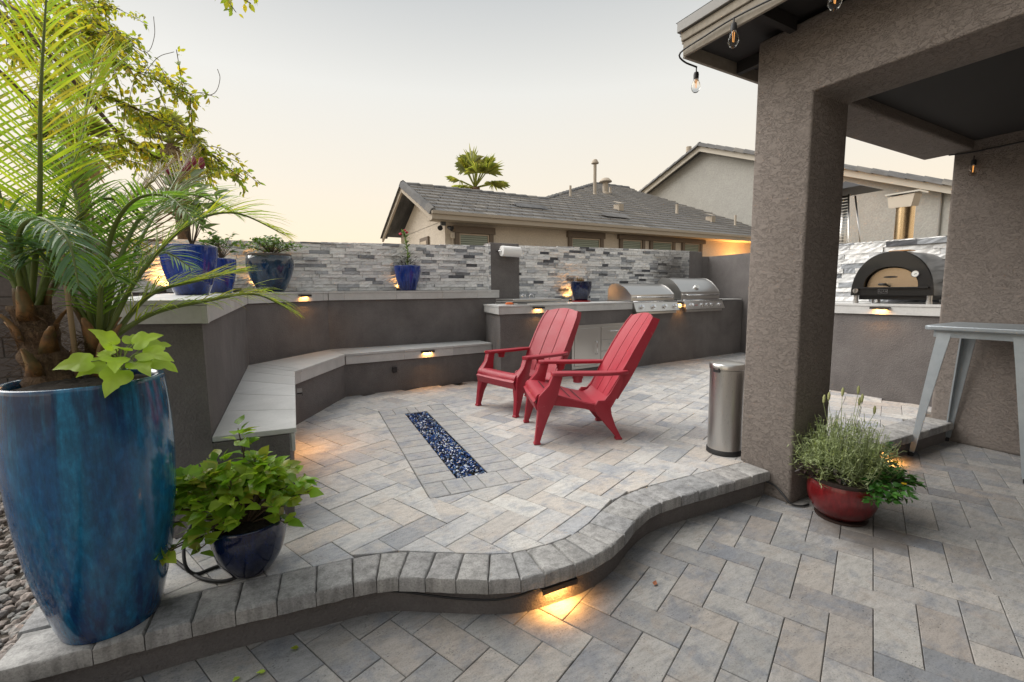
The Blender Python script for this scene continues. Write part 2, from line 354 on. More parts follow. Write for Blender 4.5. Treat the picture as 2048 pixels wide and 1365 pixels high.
# --- edge of the raised patio: joints between the coping blocks along the outer edge
CO = [(-.80,1.893),(-.551,1.872),(-.414,1.864),(-.28,1.855),(-.147,1.843),(-.013,1.825),(.122,1.807),(.258,1.791),(.345,1.772),(.424,1.738),(.516,1.678),(.621,1.608),(.732,1.537),(.852,1.482),(.955,1.463),(1.1,1.452),(1.204,1.455),(1.324,1.48),(1.448,1.527),(1.584,1.597),(1.746,1.656),(1.85,1.670),(2.003,1.668),(2.144,1.660),(2.294,1.652),(2.44,1.645),(2.598,1.638),(2.768,1.63)]
COD = .19
def co_n(i):
    a, b = V(CO[max(0, i-1)]), V(CO[min(len(CO)-1, i+1)]); t = (b-a).normalized(); return V((-t.y, t.x))
CI = [tuple(V(CO[i]) + co_n(i)*COD) for i in range(len(CO))]
CM = [tuple(V(CO[i]) + co_n(i)*.09) for i in range(len(CO))]
raised = tag(MB().prism(CM + [(3.3,1.70),(5.3,1.62),(5.72,1.62),(5.72,3.4),(7.8,3.4),(7.8,6.0),(-.72,6.0)], LOW, -.024).build('raised_patio', M_sand, fixn=True), kind='structure')
low = tag(MB().prism([(-.80,-2.5),(5.2,-2.5),(5.2,1.68),(3.3,1.72)] + CM[::-1] + [(-.80,1.95)], LOW-.02, LOW-.009).build('lower_patio', M_sand, fixn=True), kind='structure')

# --- herringbone pavers, every one a slab with a chamfered top and an open joint
def herring(parent, w, org, ang, cell0, top, test, M_paver, singles=300):
    rr = rnd(5); ca, sa = math.cos(ang), math.sin(ang)
    W = lambda a, b: (org[0] + (a*ca - b*sa)*w, org[1] + (a*sa + b*ca)*w)
    gp = .0014/w; me = {}; jobs = []
    for i in range(-70, 70):
        for j in range(-70, 70):
            m = (i + j) % 4
            if m == 0: r = (i, j, i+2, j+1)
            elif m == 2: r = (i, j, i+1, j+2)
            else: continue
            r = (r[0]-cell0[0], r[1]-cell0[1], r[2]-cell0[0], r[3]-cell0[1])
            q = [W(r[0]+gp, r[1]+gp), W(r[2]-gp, r[1]+gp), W(r[2]-gp, r[3]-gp), W(r[0]+gp, r[3]-gp)]
            c = ((q[0][0]+q[2][0])/2, (q[0][1]+q[2][1])/2)
            res = test(c, q)
            if not res: continue
            vis = in_view((*c, top), .02); jobs.append((0 if vis else 1, math.hypot(*c), len(res) == 1 and res[0] is q, res, c, m))
    jobs.sort(key=lambda t: (t[0], t[1])); rest = MB()
    for k, (nv, d, whole, p, c, m) in enumerate(jobs):
        dz = rr.uniform(-.0013, .0013)
        if k < singles and not nv:
            if whole:
                if 'p' not in me:
                    b = MB(); hw, hh = w - .0014, w/2 - .0014; chamfer_prism(b, [(-hw,-hh),(hw,-hh),(hw,hh),(-hw,hh)], -.03, 0, .0024); me['p'] = b.mesh('paver', M_paver)
                o = place('paver', me['p'], parent, (c[0], c[1], top+dz), (rr.uniform(-.004,.004), rr.uniform(-.004,.004), ang + (0 if m == 0 else math.pi/2) + (math.pi if rr.random() < .5 else 0)))
            else:
                b = MB()
                for pc_ in p:
                    if len(p) == 1: chamfer_prism(b, pc_, top-.03+dz, top+dz, .0024)
                    else: b.prism(pc_, top-.03+dz, top+dz)
                child(parent, 'paver', b, M_paver)
        else:
            for pc_ in p: chamfer_prism(rest, pc_, top-.03+dz, top+dz, .0024) if len(p) == 1 else rest.prism(pc_, top-.03+dz, top+dz)
    if rest.v: tag(child(parent, 'pavers', rest, M_paver), kind='stuff')

FA = math.radians(84.9)                     # the fire pit lies a little askew
FC = V((1.185, 3.37)); fu = V((math.cos(FA), math.sin(FA))); fv = V((-fu.y, fu.x))
FW, FL = .322, 1.045                        # half width and half length of its paver border
GW, GL = .104, .838                         # half size of the gravel trough
def side_cut(q, c):
    best = min(range(len(CI)), key=lambda i: (CI[i][0]-c[0])**2 + (CI[i][1]-c[1])**2)
    res = [q]
    for i in {max(0, best-1), min(len(CI)-2, best)}:
        a, b = V(CI[i]), V(CI[i+1]); t = (b-a).normalized(); n = (-t.y, t.x)
        # convex bays are cut line by line
        res = [x for x in (clip(p, a + V(n)*.003, n) for p in res) if x]
    return res
def test_raised(c, q):
    x, y = c
    if not in_view((x, y, 0), .35): return None
    if x > 7.9 or y > 5.9 or x < -.62 or (x < .05 and y > 2.7) or (y > 5.3 and x > -1) : return None
    if x > 2.6 and y > 5.25: return None
    if x > 5.7 and y < 3.2: return None
    if x > 2.85 and y < 1.66: return None
    d = min((p[0]-x)**2 + (p[1]-y)**2 for p in CI) if x < 2.95 else 9
    res = [q]
    if x < 2.95:
        i = min(range(len(CI)), key=lambda k: (CI[k][0]-x)**2 + (CI[k][1]-y)**2); n = co_n(i)
        sd_ = (V(c) - V(CI[i])).dot(n)
        if sd_ < -.30: return None
        if d < .26**2:
            res = []
            for p in side_cut(q, c):
                m = (sum(v[0] for v in p)/len(p), sum(v[1] for v in p)/len(p)); k = min(range(len(CI)), key=lambda k_: (CI[k_][0]-m[0])**2 + (CI[k_][1]-m[1])**2)
                if (V(m) - V(CI[k])).dot(co_n(k)) > .004: res.append(p)
            if not res: return None
        elif sd_ < 0: return None
    else: res = [r for r in [clip(q, (0, 1.70), (0, 1))] if r] if y < 2.0 else [q]
    o = []
    for p in res:                           # leave out the fire pit and its border
        e = [((FC + fv*(FW+.004)), fv), ((FC - fv*(FW+.004)), -fv), ((FC + fu*(FL+.004)), fu), ((FC - fu*(FL+.004)), -fu)]
        inside = p; hit = all(min((V(x_)-a).dot(n) for x_ in p) < 0 for a, n in e)
        if not hit: o.append(p); continue
        for a, n in e:
            r = clip(inside, a, n)
            if r: o.append(r)
            inside = clip(inside, a, -n)
            if not inside: break
    return o
herring(raised, .15, (.2805, 2.0262), math.radians(21.4), (0, 0), 0, test_raised, M_paver)
RISE = [tuple(V(CO[i]) + co_n(i)*.035) for i in range(len(CO))]
def test_low(c, q):
    x, y = c
    if not in_view((x, y, LOW), .55): return None
    if x > 5.25 or x < -.85: return None
    if x < 2.8:
        i = min(range(len(RISE)), key=lambda k: (RISE[k][0]-x)**2 + (RISE[k][1]-y)**2)
        if (V(c) - V(RISE[i])).dot(co_n(i)) > .13: return None
    elif y > 1.72: return None
    return [q]
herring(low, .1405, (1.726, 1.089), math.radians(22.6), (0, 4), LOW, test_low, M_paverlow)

# --- coping blocks, tumbled edges
def coping_block(parent, q, z0, z1, seed, name='coping_block'):
    r = rnd(seed); q = inset(q, .0018)
    mb = MB(); n = len(q); ch = .008
    a = sum(q[i][0]*q[(i+1)%n][1] - q[(i+1)%n][0]*q[i][1] for i in range(n))
    if a < 0: q = q[::-1]
    # subdivide the sides so the worn edges waver
    p = []
    for i in range(n):
        A, B = q[i], q[(i+1)%n]; k = max(2, int(math.dist(A, B)/.03))
        p += [lerp(A, B, t/k) for t in range(k)]
    m = len(p); ins = inset(p, ch*.55); ins2 = inset(p, ch*1.5)
    if len(ins) != m or len(ins2) != m: ins = ins2 = p
    J = lambda s: r.uniform(-s, s)*.6
    vs = [(x, y, z0+.004+J(.003)) for x, y in p] + [(x+J(.0025), y+J(.0025), z1-ch*1.3+J(.003)) for x, y in p] + [(x+J(.002), y+J(.002), z1-ch*.35+J(.0015)) for x, y in ins] + [(x+J(.003), y+J(.003), z1+J(.0008)) for x, y in ins2]
    fs = [tuple(range(3*m, 4*m)), tuple(range(m))[::-1]]
    for l in range(3): fs += [(l*m+i, l*m+(i+1)%m, (l+1)*m+(i+1)%m, (l+1)*m+i) for i in range(m)]
    return child(parent, name, mb.add(vs, fs), M_coping, smooth=.6)
for i in range(len(CO)-1):
    coping_block(raised, [CO[i], CO[i+1], CI[i+1], CI[i]], -.062, .004, 100+i)
for k in range(5):                          # the edging turns the corner beside the gravel
    y0 = 2.088 + k*.16; coping_block(raised, [(-.80, y0), (-.64, y0-.004), (-.64, y0+.154), (-.80, y0+.158)], -.062, .004, 60+k)
rs = spline([(x, y, 0) for x, y in RISE], 3); rb = [tuple(p[:2]) for p in rs]
bk = spline([(*(V(CO[i]) + co_n(i)*.10), 0) for i in range(len(CO))], 3)
m_ = MB(); nv = len(rb)
m_.add([(x, y, LOW-.012) for x, y in rb] + [(x, y, -.060) for x, y in rb], [(i, i+1, nv+i+1, nv+i) for i in range(nv-1)])
child(raised, 'riser', m_, M_wallstucco, smooth=True)
# right-hand step, between the column and the house wall
for k in range(9):
    x0 = 3.12 + k*.225; yy = lambda x: 1.585 - (x-3.2)*.045
    x1 = min(x0+.225, 5.14)
    if x0 < 5.1: coping_block(raised, [(x0, yy(x0)-.03), (x1, yy(x1)-.03), (x1, yy(x1)+.20), (x0, yy(x0)+.20)], -.062, .004, 140+k)
child(raised, 'riser', MB().prism([(3.1, 1.595), (5.14, 1.505), (5.14, 1.60), (3.1, 1.70)], LOW-.012, -.06), M_wallstucco)

# --- fire pit let into the raised patio
def FP(a, b): p = FC + fv*a + fu*b; return (p.x, p.y)
fire = thing('fire_pit', 'long narrow fire pit of blue glass framed by grey pavers, in the raised patio', 'fire pit', (FC.x, FC.y, 0))
for s in (-1, 1):
    n_ = 12; st = 2*GL/n_
    for k in range(n_):
        b0 = -GL + k*st; q = [FP(s*GW, b0), FP(s*FW, b0), FP(s*FW, b0+st), FP(s*GW, b0+st)]
        mb = MB(); chamfer_prism(mb, inset(q, .002), -.05, .001, .004); child(fire, 'border_paver', mb, M_border)
    cuts = [-FW, -.175, -.03, .055, .19, FW] if s > 0 else [-FW, -.16, -.02, .07, .2, FW]
    for k in range(5):
        b0, b1 = s*GL, s*FL; q = [FP(cuts[k], b0), FP(cuts[k+1], b0), FP(cuts[k+1], b1), FP(cuts[k], b1)]
        mb = MB(); chamfer_prism(mb, inset(q, .002), -.05, .001, .004); child(fire, 'border_paver', mb, M_border)
tr = MB(); t_ = .003
tr.prism([FP(-GW-t_, -GL-t_), FP(GW+t_, -GL-t_), FP(GW+t_, GL+t_), FP(-GW-t_, GL+t_)], -.055, -.020)
for q in ([FP(-GW-t_,-GL), FP(-GW+.002,-GL), FP(-GW+.002,GL), FP(-GW-t_,GL)], [FP(GW+t_,-GL), FP(GW-.002,-GL), FP(GW-.002,GL), FP(GW+t_,GL)]): tr.prism(q, -.05, -.004)
child(fire, 'trough', tr, M_black)
def m_glass_chip():
    a = Mat('blue_glass_chips', rough=.06); a.b.inputs['Coat Weight'].default_value = .6
    c = a.ramp(a.n('NewGeometry').outputs['Random Per Island'], [(0, (.006,.02,.09)), (.25, (.012,.07,.30)), (.42, (.004,.006,.014)), (.58, (.02,.11,.34)), (.68, (.03,.03,.035)), (.78, (.10,.20,.38)), (.86, (.70,.76,.82)), (.92, (.008,.03,.12)), (1, (.30,.33,.38))], 'CONSTANT'); a.color(c); return a.m  # near-white chips: sparkle on the glass put into the colour
rr = rnd(21); ch = MB()
for k in range(2500):
    x, y = FP(rr.uniform(-GW+.006, GW-.006), rr.uniform(-GL+.006, GL-.006)); z = -.016 + rr.uniform(0, .012); r = rr.uniform(.006, .0145)
    M3 = Matrix.Rotation(rr.uniform(0, 6.3), 3, V((rr.gauss(0,1), rr.gauss(0,1), rr.gauss(0,1))).normalized())
    vs = [V((x,y,z)) + M3 @ (V(p)*r*rr.uniform(.6,1.2)) for p in ((1,0,0),(-1,.2,0),(0,1,.1),(.1,-1,0),(0,0,.8),(0,.1,-.8))]
    ch.add(vs, [(0,2,4),(2,1,4),(1,3,4),(3,0,4),(2,0,5),(1,2,5),(3,1,5),(0,3,5)])
tag(child(fire, 'glass_chips', ch, m_glass_chip()), kind='stuff')

# --- gravel bed on the left
def m_gravel():
    a = Mat('gravel', rough=.9); c = a.ramp(a.n('NewGeometry').outputs['Random Per Island'], [(0, (.20,.17,.15)), (.3, (.33,.28,.25)), (.5, (.23,.23,.22)), (.7, (.40,.33,.29)), (.88, (.17,.16,.155)), (1, (.30,.30,.28))])
    n1 = a.noise(a.coord('World'), 90, 4, .6); a.color(a.mix(1.0, c, a.ramp(n1, [(.3, .7), (.7, 1.2)]), 'MULTIPLY')); a.bump(n1, .5, .005); return a.m
M_gravel = m_gravel(); rr = rnd(3); gb = MB()
ico = bmesh.new(); bmesh.ops.create_icosphere(ico, subdivisions=1, radius=1); iv = [v.co.copy() for v in ico.verts]; ifc = [[v.index for v in f.verts] for f in ico.faces]; ico.free()
for k in range(5200):
    x = -.82 - abs(rr.gauss(0, .5)) if k % 2 else -.82 - rr.random()*1.7; y = rr.uniform(.9, 5.6) if k % 3 else rr.uniform(1.2, 3.0)
    if k % 9 == 0: x, y = rr.uniform(-.835, -.80), rr.uniform(1.7, 3.2)
    r = rr.uniform(.012, .027); z = -.07 + rr.uniform(0, .03)
    M3 = Matrix.Rotation(rr.uniform(0, 6.3), 3, 'Z') @ Matrix.Rotation(rr.uniform(-.6,.6), 3, 'X'); sc = (rr.uniform(.8,1.4), rr.uniform(.7,1.1), rr.uniform(.5,.9))
    gb.add([V((x,y,z)) + M3 @ V((v.x*sc[0]*rr.uniform(.8,1.15), v.y*sc[1]*rr.uniform(.8,1.15), v.z*sc[2]))*r for v in iv], ifc)
tag(gb.build('gravel', M_gravel), 'pinkish grey gravel beside the big blue pot', 'gravel', kind='stuff')
tag(MB().prism([(-4,-2.5),(-.805,-2.5),(-.805,5.9),(-4,5.9)], LOW-.02, -.085).build('gravel_bed', M_sand), kind='structure')

# --- seat wall: base, seat tiles, fascia tiles
SF = [(.125,2.46),(.235,4.30),(.80,5.235),(2.64,5.30)]          # front edge of the seat
SB = [(-.235,2.50),(-.12,5.10),(.71,5.80),(2.64,5.715)]         # wall behind it
ST = .485
def offs(line, d):
    o = []
    for i, p in enumerate(line):
        a = V(line[max(0,i-1)]); b = V(p); c = V(line[min(len(line)-1,i+1)])
        n = V((0,0)); 
        for u_ in ((b-a), (c-b)):
            if u_.length > 1e-6: u_ = u_.normalized(); n += V((u_.y, -u_.x))
        n = n.normalized(); o.append((p[0]+n.x*d, p[1]+n.y*d))
    return o
seat = thing('seat_wall', 'low charcoal stucco bench with grey tile seat wrapping round the raised patio', 'bench', (.3, 4.8, 0))
base = offs(SF, -.035)
child(seat, 'base', MB().prism(base + [(p[0], p[1]) for p in SB[::-1]], -.008, ST-.03), M_wallstucco, fixn=True)
def seat_tiles(f0, f1, b0, b1, cuts):
    for t0, t1 in zip(cuts, cuts[1:]):
        q = [lerp(f0, f1, t0), lerp(f0, f1, t1), lerp(b0, b1, t1), lerp(b0, b1, t0)]
        child(seat, 'seat_tile', chamfer_prism(MB(), inset(q, .0022), ST-.024, ST, .002), M_tile)
        u_ = (V(f1)-V(f0)).normalized(); n = V((u_.y, -u_.x))
        fo = [V(q[0]) - n*.010, V(q[1]) - n*.010, V(q[1]) - n*.026, V(q[0]) - n*.026]
        child(seat, 'fascia_tile', MB().prism(inset([tuple(p) for p in fo], .001), ST-.118, ST-.027), M_tile)
seat_tiles(SF[0], SF[1], SB[0], (-.128, 4.92), [0, .22, .43, .65, .85, 1])
seat_tiles(SF[1], SF[2], (-.128, 4.92), SB[2], [0, .1, .98, 1])
seat_tiles(SF[2], SF[3], SB[2], SB[3], [0, .36, .70, 1])
child(seat, 'fascia_tile', MB().prism(inset([(.115,2.472),(-.23,2.51),(-.23,2.525),(.115,2.488)], .001), ST-.118, ST-.027), M_tile)
child(seat, 'outlet_box', MB().box((1.315,5.244,.225),(1.365,5.275,.285)), M_black)

# --- planter wall with a tiled ledge behind the bench
ZL = lambda x, y: 1.128 + .0148*(y-2.5)
LB = [(-.76,6.0),(2.955,6.0)]
led = thing('ledge_wall', 'charcoal stucco wall behind the bench, capped with a pale tile ledge carrying pots', 'wall', (0, 5.4, 0))
child(led, 'wall', MB().prism(SB + [(2.94,5.70),(2.94,5.985),(-.74,5.985),(-.63,2.66)], -.012, lambda x, y: ZL(x, y)-.03), M_wallstucco, fixn=True)
CF = offs(SB[:3] + [(2.95, 5.70)], .035)
CF[0] = (-.205, 2.45)
def cap_run(root, f0, f1, b0, b1, cuts, z, h=.105):
    for t0, t1 in zip(cuts, cuts[1:]):
        q = [lerp(f0, f1, t0), lerp(f0, f1, t1), lerp(b0, b1, t1), lerp(b0, b1, t0)]
        child(root, 'cap_tile', MB().prism(inset(q, .0015), lambda x, y: z(x, y)-.022, z), M_tile)
        u_ = (V(f1)-V(f0)).normalized(); n = V((u_.y, -u_.x))
        fo = [V(q[0]) - n*.007, V(q[1]) - n*.007, V(q[1]) - n*.024, V(q[0]) - n*.024]
        child(root, 'fascia_tile', MB().prism(inset([tuple(p) for p in fo], .0012), lambda x, y: z(x, y)-h, lambda x, y: z(x, y)-.0245), M_tile)
cap_run(led, CF[0], CF[1], (-.655, 2.63), (-.74, 5.2), [0, .05, .27, .50, .74, 1], ZL)
cap_run(led, CF[1], CF[2], (-.74, 5.2), (.55, 5.985), [0, .30, .62, .93, 1], ZL)
cap_run(led, CF[2], CF[3], (.55, 5.985), (2.95, 5.985), [0, .08, .36, .63, .85, 1], ZL)
child(led, 'fascia_tile', MB().prism([(-.208,2.458),(-.650,2.638),(-.644,2.653),(-.204,2.474)], lambda x, y: ZL(x,y)-.105, lambda x, y: ZL(x,y)-.0245), M_tile)

# --- stacked-stone facing: every stone its own block with a split face
STM = []
for k in range(7):
    r = rnd(300+k); nx, nz = 5, 2; vs = []
    for zz in range(nz+1):
        for xx in range(nx+1): vs.append((xx/nx, -r.uniform(.006, .017), zz/nz))
    f = [(z*(nx+1)+x, z*(nx+1)+x+1, (z+1)*(nx+1)+x+1, (z+1)*(nx+1)+x) for z in range(nz) for x in range(nx)]
    b = len(vs); vs += [(0,.02,0),(1,.02,0),(1,.02,1),(0,.02,1)]; T = nz*(nx+1)
    f += [tuple([b, b+1] + list(range(nx, -1, -1))), tuple([b+2, b+3] + list(range(T, T+nx+1))), tuple([b+3, b] + [z*(nx+1) for z in range(nz+1)]), tuple([b+1, b+2] + [z*(nx+1)+nx for z in range(nz, -1, -1)])]
    STM.append(MB().add(vs, f).mesh('stone', M_stone))
def stone_face(root, A, B, z0, ztop, rh, seed, singles, lmin=.09, lmax=.26, order=None):
    """rows of stones on the line A-B, facing its right-hand side; z0/ztop functions of the fraction along it"""
    r = rnd(seed); L_ = math.dist(A, B); ang = math.atan2(B[1]-A[1], B[0]-A[0]); jobs = []; row = 0
    zmin = min(z0(0), z0(1)); zmax = max(ztop(0), ztop(1)); n = int((zmax-zmin)/rh)+1
    for row in range(n):
        s = -r.uniform(0, lmax*.5)
        while s < L_:
            l = r.uniform(lmin, lmax); a, b = max(0, s), min(L_, s+l); s += l
            if b-a < .012: continue
            t = (a+b)/2/L_; zb = z0(t)+row*rh; zt = min(zb+rh, ztop(t))
            if zt-zb < .012: continue
            jobs.append((a, b, zb, zt, r.choice(STM), r.choice((-.012,-.006,0,.004,.009,.016)), r.random()))
    if order: jobs.sort(key=order)
    rest = MB()
    for k, (a, b, zb, zt, me, dy, q) in enumerate(jobs):
        p = lerp(A, B, a/L_)
        if k < singles: place('stone', me, root, (p[0]+math.sin(ang)*dy, p[1]-math.cos(ang)*dy, zb), (0, 0, ang), (b-a-.003, 1, zt-zb-.0025))
        else:
            mt = Matrix.Translation((p[0], p[1], zb)) @ Matrix.Rotation(ang, 4, 'Z') @ Matrix.Diagonal((b-a-.003, 1, zt-zb-.0025, 1))
            rest.add([mt @ v.co for v in me.vertices], [list(pp.vertices) for pp in me.polygons])
    if rest.v: tag(child(root, 'small_stones', rest, M_stone), kind='stuff')
YS = 5.975
sw = thing('stone_wall', 'boundary wall faced with stacked pale and dark grey stone behind the ledge', 'wall', (1.2, 6.05, 0))
top_l = lambda x: 1.765 + (x-.5)*.022
child(sw, 'core', MB().prism([(-1.32,YS+.02),(2.94,YS+.02),(2.94,YS+.2),(-1.32,YS+.2)], LOW, lambda x, y: top_l(x)-.004), M_wallstucco, fixn=True)
stone_face(sw, (-1.3, YS), (2.94, YS), lambda t: ZL(0, 6)+.004, lambda t: top_l(-1.3+4.24*t), .0405, 11, 300, order=lambda j: -j[0])
stone_face(sw, (2.944, YS+.16), (2.944, YS-.02), lambda t: 1.0, lambda t: 1.835, .0405, 12, 0)
pil = thing('wall_pilaster', 'charcoal stucco panel with the paper towel roll between two stone panels', 'wall', (3.2, 6.05, 0))
child(pil, 'panel', MB().prism([(2.962,YS-.012),(3.443,YS-.012),(3.443,YS+.2),(2.962,YS+.2)], LOW, 1.86), M_wallstucco, bevel=.01)
sr_ = thing('stone_wall', 'stacked stone wall behind the kitchen counter and grills, sooty at its right end', 'wall', (5.3, 6.05, 0))
top_r = lambda x: 1.845 + (x-3.44)*.011
child(sr_, 'core', MB().prism([(3.446,YS+.02),(7.16,YS+.02),(7.16,YS+.2),(3.446,YS+.2)], LOW, lambda x, y: top_r(x)-.004), M_wallstucco, fixn=True)
stone_face(sr_, (3.446, YS), (7.16, YS), lambda t: .99, lambda t: top_r(3.446+3.714*t), .0405, 13, 300, order=lambda j: (j[0] > 3.2, abs(j[2]-1.5)))
# right end: plain stucco pillar and the wall returning towards us
pr = thing('wall_pillar', 'short charcoal stucco pillar ending the stone wall behind the right grill', 'wall', (7.3, 6.05, 0))
child(pr, 'pillar', MB().prism([(7.163,YS-.01),(7.52,YS-.01),(7.52,YS+.2),(7.163,YS+.2)], LOW, 1.875), M_wallstucco, bevel=.012)
rw = thing('stucco_wall', 'plain charcoal stucco wall right of the grills', 'wall', (7.8, 4.7, 0))
child(rw, 'wall', MB().prism([(7.70,YS-.02),(7.67,5.1),(7.66,3.3),(7.9,3.3),(7.9,6.2),(7.523,6.2),(7.523,YS+.03)], LOW, 1.79), M_wallstucco, fixn=True)
# left end: pilaster and painted block wall
pl = thing('wall_pillar', 'stucco pillar at the left end of the stone wall, behind the palm', 'wall', (-1.5, 5.9, 0))
child(pl, 'pillar', MB().prism([(-1.70,5.80),(-1.34,5.80),(-1.34,6.15),(-1.70,6.15)], LOW, 1.72), M_housestucco, bevel=.012)
cm = thing('block_wall', 'dull brown painted block wall at the far left behind the palm', 'wall', (-3, 6.0, 0))
child(cm, 'core', MB().prism([(-6.2,5.93),(-1.705,5.93),(-1.705,6.06),(-6.2,6.06)], LOW, 1.66), M_grout)
bme = MB().box((0,0,0),(.36,.15,.178)).mesh('block', m_stucco('painted_block', (.13,.112,.105), 50, .4, .004), bevel=.006)
for row in range(10):
    for k in range(13):
        x = -1.71 - .372*(k+1) + (.186 if row % 2 else 0)
        if x + .36 > -1.70: continue
        place('block', bme, cm, (x, 5.915, -.15 + row*.186))

# ------------------------------------------------------------------ outdoor kitchen
cy = lambda x: 4.874 + .06*(x-2.54)
CA = math.atan(.06)
kit = thing('kitchen_counter', 'charcoal stucco kitchen counter with pale tile top, under the stone wall', 'counter', (5, 5.4, 0))
child(kit, 'base', MB().prism([(2.54,cy(2.54)),(7.655,cy(7.655)),(7.655,5.96),(2.95,5.96),(2.945,5.69),(2.735,5.69)], -.012, .95), M_wallstucco, fixn=True)
def kx(x, d=0): return (x - d*math.sin(CA)*-1*0, cy(x) + d)
cuts = [2.515, 2.97, 3.72, 4.42, 4.80]
for a, b in zip(cuts, cuts[1:]):
    q = [(a, cy(a)-.03), (b, cy(b)-.03), (b, 5.962), (max(a, 2.955 if a < 2.9 else a), 5.962)]
    if a < 2.9: q = [(2.505, cy(2.5)-.03), (b, cy(b)-.03), (b, 5.962), (2.958, 5.962), (2.95, 5.68), (2.70, 5.68)]
    child(kit, 'counter_tile', MB().prism(inset(q, .0014), .963, .985), M_tile)
    child(kit, 'fascia_tile', MB().prism(inset([(max(a,2.512), cy(a)-.023), (b, cy(b)-.023), (b, cy(b)-.004), (max(a,2.53), cy(a)-.004)], .001), .878, .9605), M_tile)
child(kit, 'fascia_tile', MB().prism([(2.512, cy(2.5)-.020), (2.708, 5.68), (2.728, 5.68), (2.532, cy(2.5)-.005)], .878, .9605), M_tile)
for a, b in ((4.80, 5.79), (5.79, 5.945), (5.945, 7.0), (7.0, 7.65)):
    child(kit, 'counter_tile', MB().prism(inset([(a, cy(a)+(.012 if b-a > .5 else -.03)), (b, cy(b)+(.012 if b-a > .5 else -.03)), (b, 5.962), (a, 5.962)], .0014), .963, .985), M_tile)
child(kit, 'fascia_tile', MB().prism([(5.80, cy(5.8)-.02), (5.94, cy(5.94)-.02), (5.94, cy(5.94)-.003), (5.80, cy(5.8)-.003)], .878, .9605), M_tile)
# stainless door and drawers let into the front
def on_front(x, d, z): return (x, cy(x)-d, z)
def slab(mb, x0, x1, z0, z1, d0, d1):
    vs = [on_front(x0,d1,z0), on_front(x1,d1,z0), on_front(x1,d0,z0), on_front(x0,d0,z0), on_front(x0,d1,z1), on_front(x1,d1,z1), on_front(x1,d0,z1), on_front(x0,d0,z1)]
    return mb.add(vs, [(0,3,2,1),(4,5,6,7),(0,1,5,4),(1,2,6,5),(2,3,7,6),(3,0,4,7)])
fr = MB()
for a in ((3.66,4.74,.645,.685),(3.66,4.74,.085,.12),(3.66,3.70,.12,.645),(4.135,4.185,.12,.645),(4.70,4.74,.12,.645)): slab(fr, *a, -.01, .010)
child(kit, 'cabinet_frame', fr, M_steel)
def handle(part, a, b, out_, r=.007):
    A, B = V(a), V(b); n = V((math.sin(CA), -math.cos(CA), 0))*out_
    child(part, 'handle', MB().tube([A, A+n*.75, A+n+(B-A)*.12, B+n-(B-A)*.12, B+n*.75, B], r, 8), M_chrome, smooth=True)
d = child(kit, 'cabinet_door', slab(MB(), 3.703, 4.132, .123, .642, -.008, .016), M_steel, bevel=.003); handle(d, on_front(4.08,.016,.27), on_front(4.08,.016,.45), .04)
for z0, z1 in ((.46,.642),(.30,.456),(.123,.296)):
    d = child(kit, 'drawer', slab(MB(), 4.188, 4.697, z0, z1, -.008, .016), M_steel, bevel=.003); handle(d, on_front(4.34,.016,z1-.06), on_front(4.54,.016,z1-.06), .04)

